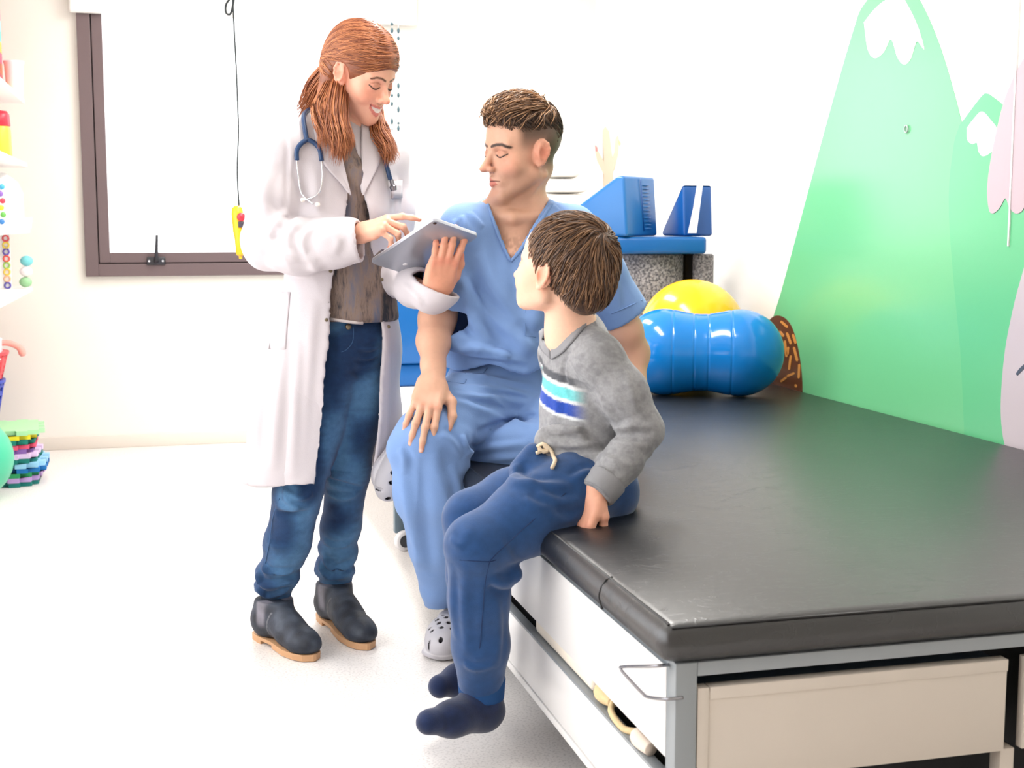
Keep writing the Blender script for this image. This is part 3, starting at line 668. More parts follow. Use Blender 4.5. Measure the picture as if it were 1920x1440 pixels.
def relax(V, F, lam=.5):
    n = len(V); a = np.concatenate([F[:, i] for i in range(4)]+[F[:, (i+1) % 4] for i in range(4)]); b = np.concatenate([F[:, (i+1) % 4] for i in range(4)]+[F[:, i] for i in range(4)])
    cnt = np.maximum(np.bincount(a, minlength=n), 1)
    m = np.stack([np.bincount(a, weights=V[b, k], minlength=n) for k in range(3)], 1)/cnt[:, None]
    return V+lam*(m-V)
def normals(V, F):
    n = np.cross(V[F[:, 2]]-V[F[:, 0]], V[F[:, 3]]-V[F[:, 1]]); N = np.zeros_like(V)
    for i in range(4):
        for k in range(3): N[:, k] += np.bincount(F[:, i], weights=n[:, k], minlength=len(V))
    return N/(np.linalg.norm(N, axis=1)[:, None]+1e-12)
_lat = np.random.RandomState(7).rand(32, 32, 32).astype(np.float32)
def vnoise(p):
    p = np.asarray(p); i = np.floor(p).astype(int); f = p-i; f = f*f*(3-2*f); r = 0
    for a in (0, 1):
        for b in (0, 1):
            for c in (0, 1):
                w = (f[:, 0] if a else 1-f[:, 0])*(f[:, 1] if b else 1-f[:, 1])*(f[:, 2] if c else 1-f[:, 2])
                r = r+w*_lat[(i[:, 0]+a) % 32, (i[:, 1]+b) % 32, (i[:, 2]+c) % 32]
    return r
def ridge(p): return 1-np.abs(2*vnoise(p)-1)*2
def fold(V, F, axis, freq_across, freq_along, amp, mask=None, seed=0, warp=.0):
    """cloth creases that run perpendicular to `axis` (freq_along = creases per metre along the axis)"""
    N = normals(V, F); ax_ = nrm(axis); u = np.cross(ax_, (0, 0, 1.0) if abs(ax_[2]) < .9 else (1.0, 0, 0)); u = nrm(u); v = np.cross(ax_, u)
    q = np.stack([V@ax_*freq_along, V@u*freq_across, V@v*freq_across], 1)+seed*7.3
    if warp: q[:, 0] += warp*(vnoise(q*.6+11)-.5)
    d = (ridge(q)-.2)*amp
    if mask is not None: d = d*mask(V)
    return V+N*d[:, None]
def creases(V, F, lines, flip=1):
    """cloth folds along photo-pixel polylines: (points, amplitude, width); the cloth steps up on the lower/right side"""
    b = bvh(V, F); N = normals(V, F); out = np.zeros(len(V))
    for pts, amp, w in lines:
        pts = np.array(pts, float); q = spline(pts, max(8, len(pts)*5)); H = [hit(b, x, y, 0) for x, y in q]; H = np.array([h for h in H if h is not None])
        if len(H) < 4: continue
        t = H@HF; H = H[np.abs(t-np.median(t)) < .15]
        if len(H) < 4: continue
        sel = np.where(((V > H.min(0)-3*w) & (V < H.max(0)+3*w)).all(1))[0]
        if not len(sel): continue
        p = V[sel]; best = np.full(len(p), 9.); sg = np.zeros(len(p)); tp = np.zeros(len(p)); L_ = len(H)-1
        for i in range(L_):
            e = H[i+1]-H[i]; l2 = e@e
            if l2 < 1e-10: continue
            u = np.clip((p-H[i])@e/l2, 0, 1); dv = p-H[i]-u[:, None]*e; d = np.linalg.norm(dv, axis=1); m = d < best
            side = np.cross(e/math.sqrt(l2), N[sel]); best = np.where(m, d, best); sg = np.where(m, (dv*side).sum(1), sg); tp = np.where(m, (i+u)/L_, tp)
        tap = np.sqrt(np.clip(np.sin(np.pi*np.clip(tp, 0, 1)), 0, 1)); x = sg/w
        out[sel] += amp*tap*np.exp(-(best/w)**2)*(1.5*x+.45)
    return V+N*out[:, None]
def qmesh(name, V, F, m=None, parent=None, cols=None):
    me = bpy.data.meshes.new(name); nV, nF = len(V), len(F)
    me.vertices.add(nV); me.vertices.foreach_set('co', np.asarray(V, np.float32).ravel())
    me.loops.add(nF*4); me.loops.foreach_set('vertex_index', np.asarray(F, np.int32).ravel())
    me.polygons.add(nF); me.polygons.foreach_set('loop_start', np.arange(0, nF*4, 4, dtype=np.int32)); me.polygons.foreach_set('loop_total', np.full(nF, 4, np.int32))
    me.polygons.foreach_set('use_smooth', np.ones(nF, bool)); me.update(calc_edges=True); me.validate()
    if cols is not None:
        at = me.color_attributes.new('Col', 'FLOAT_COLOR', 'POINT'); c4 = np.ones((nV, 4), np.float32); c4[:, :3] = cols; at.data.foreach_set('color', c4.ravel())
    return put(bpy.data.objects.new(name, me), parent, m)
def join(parts):
    V, F, C, n = [], [], [], 0
    for v, f, c in parts: V.append(v); F.append(f+n); C.append(c); n += len(v)
    return np.vstack(V), np.vstack(F), np.vstack(C)
def lc(c): return np.array(lin(c))
def mixc(base, col, w):
    w = np.clip(w, 0, 1)[:, None]; return base*(1-w)+np.asarray(col)*w
def sstep(a, b, x):
    t = np.clip((x-a)/(b-a), 0, 1); return t*t*(3-2*t)
def seg_d(p, a, b):
    a = np.asarray(a, float); b = np.asarray(b, float); e = b-a; t = np.clip(((p-a)@e)/(e@e), 0, 1)
    return np.linalg.norm(p-a-t[:, None]*e, axis=1)
def poly_d(p, pts): return np.min([seg_d(p, pts[i], pts[i+1]) for i in range(len(pts)-1)], 0)
def head_frame(c, yaw, pitch, roll=0, scale=1.0):
    """yaw: face turned towards photo right (deg) from facing the camera; pitch up; roll = tilt to subject's right"""
    a, p, r = map(math.radians, (yaw, pitch, roll))
    f = (RT*math.sin(a)-HF*math.cos(a))*math.cos(p)+UZ*math.sin(p)
    right = -RT*math.cos(a)-HF*math.sin(a); up = np.cross(right, f)
    right, up = right*math.cos(r)-up*math.sin(r), up*math.cos(r)+right*math.sin(r)
    M = np.eye(4); M[:3, 0] = right*scale; M[:3, 1] = f*scale; M[:3, 2] = up*scale; M[:3, 3] = c; return M
def head(M, neck, kind, skin, h=.0023, zlo=-.24, wide=.14):
    """head + neck + upper chest skin; neck = [(world pt, radius)...] from the skull base down"""
    w, m, b = kind == 'woman', kind == 'man', kind == 'boy'
    s = Sdf((-wide, -wide-.01, zlo), (wide, wide, .15), h, M)
    sc = np.linalg.norm(M[:3, 0])
    s.ell((0, -.018, .040), (.073, .094, .083), 0)
    s.ell((0, .032, .038), (.060, .050, .056), .03)
    jw = .046 if w else (.052 if m else .046); ch = -.100 if w else (-.106 if m else -.090)
    s.ell((0, .028, -.030), (.058 if not b else .062, .058, .072 if not b else .066), .03)
    for q in (-1, 1):
        s.cone((q*jw, -.004, -.056), (q*.016, .064, ch+.006), .017, .013, .025)
        s.ell((q*.041, .050, -.028), (.023, .022, .023 if not w else .026), .02)
        s.cone((q*.042, .064, .020), (q*.013, .081, .015), .010, .009 if not m else .0105, .012)
    s.ell((0, .070, ch), (.019 if not m else .022, .016, .015), .02)
    if b: s.ell((0, .034, -.035), (.060, .050, .05), .03)
    for q in (-1, 1):
        s.ell((q*.031, .093, .001), (.017, .016, .0105), .012, 's')
        s.ell((q*.031, .0695, -.001), (.0150, .0135, .0125), .004)
        s.ell((q*.031, .0715, -.012), (.0150, .0080, .0050), .008)
    nl = .006 if m else 0
    s.cone((0, .077, .012), (0, .098+nl*.8, -.027), .0078, .0088, .011)
    s.ell((0, .104+nl, -.034-nl*.4), (.0105 if not m else .0092, .011, .0098 if not m else .0088), .009)
    for q in (-1, 1):
        s.ell((q*.0125, .093+nl*.5, -.039), (.0080 if not m else .0066, .0095, .0075 if not m else .0068), .006 if not m else .010)
        s.ell((q*.0058, .100+nl, -.0465), (.0036, .006, .0032), .002, 's')
    s.ell((0, .069, -.066), (.027, .017, .021), .015)
    if w:   # smile
        for q in (-1, 1):
            s.cone((q*.028, .070, -.055), (0, .0865, -.061), .0038, .0050, .004)
            s.cone((q*.027, .068, -.058), (0, .0845, -.080), .0040, .0062, .004)
            s.ell((q*.036, .060, -.040), (.016, .014, .014), .014)
            s.cone((q*.024, .077, -.0585), (0, .089, -.0695), .0022, .0048, .002, 's')
        s.ell((0, .0755, -.066), (.022, .009, .008), .002)
    else:
        for q in (-1, 1):
            s.cone((q*.023, .074, -.066), (0, .0880, -.0615), .0036, .0054, .005)
            s.cone((q*.021, .073, -.070), (0, .0868, -.0745), .0040, .0068, .005)
            s.cone((q*.025, .079, -.0685), (0, .094, -.0675), .0012, .0016, .001, 's')
    Re = lambda q: np.array(Matrix.Rotation(q*-.42, 3, 'Z')@Matrix.Rotation(-.18, 3, 'X'))
    eo = .006 if b else 0
    es = .92 if m else (1.0 if w else .95)
    hx = [(.006, .002), (.004, .016), (-.004, .027), (-.015, .030), (-.024, .022), (-.027, .008), (-.024, -.006), (-.017, -.018), (-.009, -.028), (-.001, -.031), (.004, -.024)]
    for q in (-1, 1):
        ep = [(q*(.0705+eo-y_*.42*1.0), -.004+y_*es, -.004+z_*es) for y_, z_ in hx]
        s.ell((q*(.0745+eo), -.015, -.005), (.0050, .0185, .028), .006, R=Re(q))
        s.ell((q*(.0660+eo), -.004, -.006), (.012, .010, .024), .008)
        s.chain(ep, [.0030, .0034, .0036, .0037, .0037, .0036, .0036, .0038, .0052, .0062, .0045], .0035)
        for pt in ep: s.cone((q*(.0715+eo), -.012, -.006), pt, .0046, .0034, .003)
        s.ell((q*(.0825+eo), -.009, -.006), (.0062, .0075, .0125), .004, 's', R=Re(q))
        s.ell((q*(.0740+eo), .001, -.007), (.0045, .0040, .0065), .003)
    n0 = (0, -.034, -.040)
    pts = [n0]+[s.L(p) for p, r in neck]; rad = [.050 if not b else .040]+[r/sc for p, r in neck]
    s.chain(pts[:3], rad[:3], .016)
    V, F = None, None
    if len(pts) > 3: s.chain(pts[2:], rad[2:], .05)
    if m or w:   # sternomastoid cords
        for q in (-1, 1): s.cone((q*.055, -.03, -.06), s.L(neck[1][0])+np.array([q*.018, .05, 0]), .007, .009, .02)
    return s
def head_finish(s, M, kind, skin, lip, brow, cap=None):
    w, m, b = kind == 'woman', kind == 'man', kind == 'boy'
    V, F = s.mesh(2); Li = (V-M[:3, 3])@np.linalg.inv(M[:3, :3]).T
    x, y, z = Li.T; ax_ = np.abs(x); Q = np.stack([ax_, y, z], 1); fr = y > .035
    C = np.tile(lc(skin), (len(V), 1)); red = lc((min(skin[0]+8, 255), skin[1]*.78, skin[2]*.74))
    for c, r, a in (((.042, .065, -.028), .026, .45), ((0, .11, -.035), .018, .4), ((.08, -.014, -.006), .03, .7), ((0, .08, -.10), .02, .2)):
        C = mixc(C, red, a*np.exp(-((Q-np.array(c))**2).sum(1)/r**2))
    C = mixc(C, lc((skin[0]*.8, skin[1]*.66, skin[2]*.62)), .5*np.exp(-(((ax_-.031)/.017)**2+((z-.003)/.011)**2))*(y > .05))
    X3 = np.stack([ax_, z], 1)
    def curve(pts): return poly_d(X3, np.array(pts))
    # brows
    if w: bp = [(.010, .0165), (.024, .0215), (.038, .0215), (.049, .0150)]
    else: bp = [(.010, .0160), (.026, .0200), (.040, .0200), (.052, .0130)]
    tk = .0030 if w else (.0042 if m else .0026)
    C = mixc(C, lc(brow), (1-sstep(tk*.5, tk*1.25, curve(bp)))*fr*(.95 if not b else .6))
    # lash line of lowered lids with a sliver of eye
    lp = [(.0165, -.0050), (.024, -.0090), (.033, -.0105), (.041, -.0085), (.0475, -.0035)]
    C = mixc(C, lc((70, 44, 38)), (1-sstep(.0005, .0030, curve(lp)))*fr*.7)
    C = mixc(C, lc((skin[0]*.74, skin[1]*.58, skin[2]*.54)), .6*(1-sstep(.0005, .0022, curve([(.017, .004), (.027, .0075), (.038, .0070), (.046, .0025)])))*fr)
    if w:
        zu = -.0615+6.*ax_**2; zl = -.0815+25*ax_**2
        lipm = ((z < zu+.0055) & (z > zl-.004) & (ax_ < .0285) & fr)
        teeth = ((z < zu-.001) & (z > np.maximum(zl+.0065, zu-.0125)) & (ax_ < .0215) & fr)
        C = np.where(lipm[:, None], C*.25+lc(lip)*.75, C); C = np.where(teeth[:, None], lc((240, 232, 224)), C)
        C = mixc(C, lc((110, 50, 50)), .7*(1-sstep(.0008, .0024, curve([(.0225, -.0595), (.0285, -.0545)])))*fr)
    else:
        zu = -.0575-.9*ax_-6*ax_**2; zl = -.0815+10*ax_**2+.2*ax_
        C = mixc(C, lc(lip), ((z < zu) & (z > zl) & (ax_ < .0245) & fr)*.8)
        C = mixc(C, lc((110, 50, 46)), .5*(1-sstep(.0006, .0021, curve([(0, -.0676), (.012, -.0672), (.0235, -.0682)])))*fr)
    C = mixc(C, lc((90, 40, 34)), .8*np.exp(-(((ax_-.006)/.004)**2+((z+.0465)/.003)**2))*(y > .085))
    if m:   # stubble
        st = sstep(-.035, -.06, z)*sstep(-.02, .015, y)*sstep(-.17, -.115, z)*(1-np.exp(-((z+.069)/.012)**2-(ax_/.024)**4)*(y > .06))
        C = mixc(C, lc((150, 112, 92)), .42*st)
        sd = sstep(.052, .066, ax_)*sstep(-.018, .02, z)*sstep(.056, .026, y)   # cropped sides
        bk = sstep(.02, -.04, y)*sstep(-.07, -.02, z)*sstep(.045, .055, np.hypot(ax_, y+.02))
        C = mixc(C, lc((70, 52, 40)), np.maximum(sd*sstep(-.025, .05, z), bk)*.9*(np.hypot((y+.014)/.024, (z+.006)/.036) > 1))
    nz = vnoise(Li*220); C = C*(1+.05*(nz-.5))[:, None]
    return V, F, C
def lashes(V, F, M, parent, rgb=(30, 20, 18), w=.0013, mouth=False):
    b = bvh(V, F)
    for q in (-1, 1):
        pts = []
        for x, z in spline(np.array([(.0165, -.0050), (.024, -.0090), (.033, -.0105), (.041, -.0085), (.0485, -.0030)]), 14):
            o = M[:3, :3]@np.array((q*x, .2, z))+M[:3, 3]; dr = -nrm(M[:3, 1]); loc, n, i, ds = b.ray_cast(Vector(o), Vector(dr))
            if loc is not None: pts.append(np.array(loc)-dr*.0004)
        if len(pts) > 4: tube('eyelash', pts, np.interp(np.linspace(0, 1, len(pts)), [0, .4, 1], [w*.5, w*1.1, w*.6]), mat('lash_dark', rgb, .6), parent, 6)
    if mouth:
        pts = []
        for x, z in spline(np.array([(-.0235, -.0682), (-.012, -.0672), (0, -.0676), (.012, -.0672), (.0235, -.0682)]), 15):
            o = M[:3, :3]@np.array((x, .2, z))+M[:3, 3]; dr = -nrm(M[:3, 1]); loc, n, i, ds = b.ray_cast(Vector(o), Vector(dr))
            if loc is not None: pts.append(np.array(loc))
        if len(pts) > 4: tube('lip_line', pts, np.interp(np.linspace(0, 1, len(pts)), [0, .5, 1], [.0005, .0012, .0005]), mat('lip_dark', (96, 40, 38), .6), parent, 6)
# ---- hair strands
def strands(P0, D0, f, n, step, lift, rad, sides=4, jit=0, rs=None, flow=None, grav=None):
    """P0,D0 (N,3); f=callable sdf (N,3)->N; lift(s)->target distance (N,) ; returns V,F"""
    P_ = P0.copy(); D = D0.copy(); pts = [P_.copy()]; e = 1e-3
    for i in range(1, n):
        if flow is not None: D = flow(P_, D, i/(n-1))
        P_ = P_+D*(step[:, None] if not np.isscalar(step) else step)
        for _ in range(2):
            d = f(P_); G = np.stack([f(P_+np.eye(3)[k]*e)-d for k in range(3)], 1)/e
            G /= np.linalg.norm(G, axis=1)[:, None]+1e-9
            P_ = P_-G*(d-lift(i/(n-1)))[:, None]
        pts.append(P_.copy())
    return np.stack(pts, 1)
def strands_mesh(A, rad, sides=4, taper=True):
    """A (N,n,3) -> V,F quads"""
    N, n, _ = A.shape; T_ = np.gradient(A, axis=1); T_ /= np.linalg.norm(T_, axis=2)[..., None]+1e-12
    ref = np.array([.31, .52, .79]); U_ = np.cross(T_, ref); U_ /= np.linalg.norm(U_, axis=2)[..., None]+1e-12; W_ = np.cross(T_, U_)
    s_ = np.linspace(0, 1, n); prof = (np.minimum(1, .55+s_*3)*np.clip((1.02-s_)*2.2, .12, 1)) if taper else np.ones(n)
    R = (np.asarray(rad)[:, None] if not np.isscalar(rad) else np.full((N, 1), rad))*prof[None]
    a = np.linspace(0, 2*np.pi, sides, endpoint=False)
    V = A[:, :, None]+R[..., None, None]*(np.cos(a)[None, None, :, None]*U_[:, :, None]+np.sin(a)[None, None, :, None]*W_[:, :, None])
    idx = np.arange(N*n*sides).reshape(N, n, sides); nx = np.roll(idx, -1, 2)
    F = np.stack([idx[:, :-1], nx[:, :-1], nx[:, 1:], idx[:, 1:]], -1).reshape(-1, 4)
    return V.reshape(-1, 3), F, np.repeat(np.arange(N), n*sides)
def ellf(c, r):
    c = np.array(c); r = np.array(r)
    def f(p):
        q = p-c; k0 = np.linalg.norm(q/r, axis=1); k1 = np.linalg.norm(q/r**2, axis=1); return k0*(k0-1)/np.maximum(k1, 1e-9)
    return f
def hair_cols(owner, N, c0, c1, rs):
    w = rs.rand(N)**1.3; return (lc(c0)*(1-w[:, None])+lc(c1)*w[:, None])[owner]
# ---- hands
def hand_frame(wrist, knuck, back, side, scale=1.0):
    """y: wrist->middle knuckle, z: back of hand; side=+1 thumb on +x"""
    y = nrm(knuck-wrist); z = nrm(back-y*(back@y)); x = np.cross(y, z)*side
    M = np.eye(4); M[:3, 0] = x*scale; M[:3, 1] = y*scale; M[:3, 2] = z*scale; M[:3, 3] = wrist; return M
FB = [(.028, .088, .002), (.009, .093, .004), (-.010, .089, .003), (-.027, .080, 0)]
FLN = [(.042, .026, .021), (.046, .029, .022), (.042, .027, .021), (.033, .020, .018)]
def hand(M, curls, thumb, forearm=None, fat=1.0, spread=(.10, .02, -.06, -.15), h=.0022, skin=(232, 178, 150), red=(226, 140, 118), nails=True, flen=1.0):
    """curls: 4x3 joint bends in rad (positive closes); thumb: list of 4 local points"""
    s = Sdf((-.10, -.16 if forearm is not None else -.03, -.13), (.11, .20, .07), h, M)
    s.box((.000, .050, 0), (.036*fat, .046, .0125*fat), rd=.0115, k=.0)
    s.cone((.018, .020, -.006), (.030, .050, -.008), .016*fat, .013*fat, .012)
    s.cone((-.022, .015, -.004), (-.028, .06, -.005), .014*fat, .012*fat, .012)
    s.cone((0, -.02, 0), (0, .03, 0), .021*fat, .024*fat, .02, sq=((0, 0, 1), .72))
    tips = []
    for i in range(4):
        b = np.array(FB[i]); d0 = np.array([math.sin(spread[i]), math.cos(spread[i]), 0]); ang = 0; p = b.copy(); r = [.0098, .0088, .0078, .0066] if i < 3 else [.0086, .0076, .0067, .0058]
        s.cone((b[0]*.8, b[1]-.03, .001), b, .010*fat, r[0]*fat*1.05, .008)
        for j in range(3):
            ang += curls[i][j]; dr = d0*math.cos(ang)+np.array([0, 0, -1.0])*math.sin(ang)
            q = p+dr*FLN[i][j]*flen; s.cone(p, q, r[j]*fat, r[j+1]*fat, .003); 
            if j < 2: s.ell(q, np.array([1, 1, 1])*r[j+1]*1.07*fat, .004)
            p = q
        tips.append((p, dr, np.cross(np.cross(dr, (0, 0, 1)), dr) if abs(dr[2]) < .98 else np.array([0, 1.0, 0]), ang, d0))
    th = [np.array(t) for t in thumb]; s.chain(th, [.0150*fat, .0120*fat, .0102*fat, .0078*fat], .008)
    if forearm is not None:
        fa = [s.L(p) for p, r in forearm]; fr_ = [r/np.linalg.norm(M[:3, 0]) for p, r in forearm]
        lo = np.min(fa, 0)-.07; hi = np.max(fa, 0)+.07
        s2 = Sdf(np.minimum(s.lo, lo), np.maximum(s.ax[0][-1:].tolist()+s.ax[1][-1:].tolist()+s.ax[2][-1:].tolist(), hi), h*1.15, M)
        return s2, fa, fr_, tips, th
    return s, None, None, tips, th
def make_hand(M, curls, thumb, forearm=None, fat=1.0, h=.0022, skin=(232, 178, 150), red=(226, 140, 118), **kw):
    s, fa, fr_, tips, th = hand(M, curls, thumb, forearm, fat, h=h, **kw)
    if fa is not None:
        big = s; s0, _, _, tips, th = hand(M, curls, thumb, None, fat, h=h*1.15, **kw)
        # resample: rebuild all primitives in the larger grid
        cls = Sdf.__init__
        def init(self, lo, hi, hh, MM=None): cls(self, big.lo, [big.ax[i][-1] for i in range(3)], big.h, MM)
        Sdf.__init__ = init
        try: s, _, _, tips, th = hand(M, curls, thumb, None, fat, h=h*1.15, **kw)
        finally: Sdf.__init__ = cls
        s.chain([np.array((0, .01, 0))]+fa, [.024*fat]+fr_, .02)
    V, F = s.mesh(1); Li = (V-M[:3, 3])@np.linalg.inv(M[:3, :3]).T
    C = np.tile(lc(skin), (len(V), 1))
    for (p, dr, nn, ang, d0) in tips:
        C = mixc(C, lc(red), .7*np.exp(-((Li-p)**2).sum(1)/.014**2))
        up = np.array([0, 0, 1.0])*math.cos(ang)+d0*math.sin(ang)
        nd = Li-(p-dr*.001+up*.0062); C = mixc(C, lc((250, 214, 200)), .75*np.exp(-((nd@dr)/.0055)**2-((nd@up)/.003)**2-(np.linalg.norm(nd-np.outer(nd@dr, dr)-np.outer(nd@up, up), axis=1)/.0045)**2))
    for i in range(4):
        C = mixc(C, lc(red), .3*np.exp(-((Li-np.array(FB[i])-np.array((0, 0, .008)))**2).sum(1)/.011**2))
    C = mixc(C, lc(red), .45*np.exp(-((Li-th[-1])**2).sum(1)/.013**2))
    C = C*(1+.06*(vnoise(Li*160)-.5))[:, None]
    return V, F, C
M_SKIN = mat('skin', (230, 180, 150), .48, .4, sss=.12, vcol=True, bump=(500, .04))
# ================================================================== PEOPLE
from mathutils.bvhtree import BVHTree
def bvh(V, F): return BVHTree.FromPolygons(V.tolist(), F.tolist())
def hit(b, px, py, off=0.0):
    r = nrm(ray(px, py)); loc, n, i, d = b.ray_cast(Vector(CAM), Vector(r))
    if loc is None: return None
    return np.array(loc)+np.array(n if np.array(n)@r < 0 else -n)*off
def hits(b, pts, off): return [h for h in (hit(b, x, y, off) for x, y in pts) if h is not None]
def floor_pt(px, py): return PL(px, py, 2, 0)
def bounds(pts, m): a = np.array(pts); return a.min(0)-m, a.max(0)+m
def cloth_mat(name, rgb, rough=.85, bump=(350, .12), var=(6, .05), sheen=.15, vcol=False): return mat(name, rgb, rough, .25, bump=bump, var=var, sheen=sheen, vcol=vcol)
def near(pts, r):
    A = [np.array(p) for p in pts]
    return lambda V: np.maximum.reduce([np.exp(-((V-a)**2).sum(1)/r**2) for a in A])

# ------------------------------------------------------------------ the woman in the white coat
wr = floor_pt(560, 1200)
W_ = empty('person', (wr[0], wr[1], 0), 'standing woman in white coat, jeans and dark ankle boots holding a tablet', 'person')
SKW = (236, 178, 152)
hcW = P(679, 140, 3.53); MW = head_frame(hcW, 58, -25, 3, .95)
s = head(MW, [(P(662, 215, 3.57), .047), (P(652, 258, 3.58), .055), (P(656, 318, 3.60), .070)], 'woman', SKW)
skinW = [head_finish(s, MW, 'woman', SKW, (206, 104, 100), (84, 54, 40))]
# hands: pointing right hand, left hand under the tablet
TA, TB, TD = P(694, 491, 3.40), P(813, 411, 3.25), P(789, 511, 3.48); TC = TB+TD-TA
tn = nrm(np.cross(TB-TA, TD-TA)); tn = tn if tn@HF < 0 else -tn          # back of the tablet, towards the camera
wristR = P(672, 438, 3.40); kn = P(724, 421, 3.365)
MH = hand_frame(wristR, kn, UZ*.8-HF*.6+RT*.1, -1, .93)
if MH[:3, 0]@HF < 0: MH[:3, 0] *= -1
skinW.append(make_hand(MH, [(.25, .30, .15), (.75, .85, .4), (.95, 1.0, .5), (1.0, 1.0, .5)], [(.026, .015, -.010), (.040, .045, -.024), (.040, .072, -.034), (.034, .092, -.040)], [(P(640, 446, 3.42), .029), (P(585, 455, 3.45), .036)], skin=SKW, red=(232, 134, 112)))
wristL = P(818, 548, 3.36); kn = P(832, 492, 3.345)
ML = hand_frame(wristL, kn, tn*.9-HF*.35, 1, .95)
if ML[:3, 0]@RT < 0: ML[:3, 0] *= -1
skinW.append(make_hand(ML, [(.10, .16, .12), (.06, .16, .12), (.06, .18, .12), (.10, .2, .12)], [(.028, .02, -.006), (.044, .050, -.016), (.050, .082, -.018), (.046, .108, -.016)], [(P(806, 553, 3.395), .026), (P(772, 538, 3.48), .030)], skin=(226, 160, 132), red=(216, 96, 84), spread=(.22, .02, -.03, -.08), fat=1.08, flen=.92))
lashes(skinW[0][0], skinW[0][1], MW, W_)
V, F, C = join(skinW); qmesh('body', V, F, M_SKIN, W_, C)
# coat
ftW = RT*math.sin(math.radians(35))-HF*math.cos(math.radians(35)); rtW = -RT*math.cos(math.radians(35))-HF*math.sin(math.radians(35))
sq = (ftW, .74)
shR, elR, wrR = P(536, 282, 3.49), P(500, 458, 3.46), P(680, 450, 3.385)
shL, elL, wrL = P(722, 292, 3.66), P(738, 512, 3.60), P(818, 552, 3.42)
lo, hi = bounds([shR, elR, wrR, shL, elL, wrL, P(590, 940, 3.5), P(650, 225, 3.6), P(600, 900, 3.85)], .16)
s = Sdf(lo, hi, .0050)
s.chain([P(638, 318, 3.585), P(640, 420, 3.58), P(640, 530, 3.58), P(632, 650, 3.57), P(612, 790, 3.555), P(598, 930, 3.545)], [.150, .152, .148, .174, .200, .215], .04, w=True, sq=sq)
s.cone(P(646, 250, 3.605), shR, .072, .062, .05, w=True); s.cone(P(646, 250, 3.605), shL, .072, .058, .05, w=True)
for a, b_ in ((P(590, 300, 3.5), P(600, 400, 3.48)), (P(700, 310, 3.58), P(690, 400, 3.53))): s.cone(a, b_, .045, .05, .06, w=True)
s.chain([shR, P(512, 370, 3.46), elR], [.063, .062, .060], .035, w=True)
s.chain([elR, P(560, 466, 3.43), P(625, 455, 3.40), wrR], [.060, .066, .062, .055], .02, w=True)
s.chain([shL, P(735, 400, 3.64), elL], [.058, .056, .054], .035, w=True)
s.chain([elL, P(778, 538, 3.47), P(812, 548, 3.38), P(830, 540, 3.36)], [.052, .052, .052, .050], .02, w=True)
# soft gathers at the right elbow
for (x0, y0, x1, y1, r) in ((505, 420, 560, 425, .012), (498, 455, 560, 470, .012), (520, 490, 590, 470, .010), (560, 420, 600, 480, .010), (600, 430, 590, 500, .008), (640, 425, 650, 480, .008)):
    s.cone(P(x0, y0, 3.405), P(x1, y1, 3.375), r, r*.7, .03, w=True)
s.cone(P(650, 235, 3.6), P(654, 190, 3.59), .058, .05, .01, 's', w=True)            # neck hole
s.shell(.0105)
X, Y, Z = s.grid(); o_ = P(640, 500, 3.58)
u = (X-o_[0])*rtW[0]+(Y-o_[1])*rtW[1]; v = (X-o_[0])*ftW[0]+(Y-o_[1])*ftW[1]
def uz(px, py, vv=.115):
    r = ray(px, py); n = ftW; q = CAM+r*((o_+ftW*vv-CAM)@n)/(r@n); return (q-o_)@rtW, q[2]
ER = [(700, 150), (664, 225), (650, 255), (640, 288), (655, 360), (645, 430), (632, 500), (622, 600), (609, 700), (598, 810), (588, 925), (585, 960)]
EL = [(640, 150), (664, 225), (670, 255), (674, 290), (679, 360), (690, 430), (702, 505), (712, 570), (717, 620), (712, 720), (703, 800), (693, 880), (690, 960)]
a = sorted((uz(x, y)[::-1] for x, y in ER)); b_ = sorted((uz(x, y)[::-1] for x, y in EL))
eR = np.interp(Z, [q[0] for q in a], [q[1] for q in a]); eL = np.interp(Z, [q[0] for q in b_], [q[1] for q in b_])
cut = np.maximum(np.maximum(u-eR, eL-u), -(v-.0))*np.float32(.9)
arm = np.full(s.D.shape, .5, np.float32); keep = s.D.copy()
s.D = np.maximum(s.D, -cut.astype(np.float32))
# restore the sleeves in front of the opening
t_ = Sdf(lo, hi, .0050); t_.chain([elR, P(560, 466, 3.43), P(625, 455, 3.40), wrR], [.060, .066, .062, .055], .02, w=True); t_.chain([elL, P(778, 538, 3.47), P(812, 548, 3.38), P(830, 540, 3.36)], [.052, .052, .052, .050], .02, w=True)
s.D = np.where(t_.D < .012, keep, s.D)
def cutball(s, c, n, r=.085):
    """cut a sleeve end flat: removes the part beyond plane (c,n) within radius r"""
    c = np.asarray(c); n = nrm(n); X, Y, Z = s.grid(); d = (X-c[0])*n[0]+(Y-c[1])*n[1]+(Z-c[2])*n[2]
    rr = np.sqrt((X-c[0])**2+(Y-c[1])**2+(Z-c[2])**2)-r
    s.D = np.maximum(s.D, -np.maximum(-d, rr)).astype(np.float32)
cutball(s, P(675, 450, 3.385), RT*.98+UZ*.12-HF*.1, .10)
cutball(s, P(818, 538, 3.37), RT*.35+UZ*.93-HF*.1, .085)
hem = Z-(P(590, 905, 3.45)[2]); s.D = np.maximum(s.D, -hem).astype(np.float32)
V, F = s.mesh(3)
ext = lambda V: sstep(1.0, .75, V[:, 2])
V = fold(V, F, rtW, .9, 9, .010, mask=lambda V: sstep(.95, .55, V[:, 2]), seed=1, warp=.6)      # hanging folds
V = fold(V, F, nrm(wrR-elR)+UZ*.4, 9, 16, .006, mask=near([elR, P(560, 460, 3.4), P(610, 455, 3.4)], .11), seed=2, warp=1.)
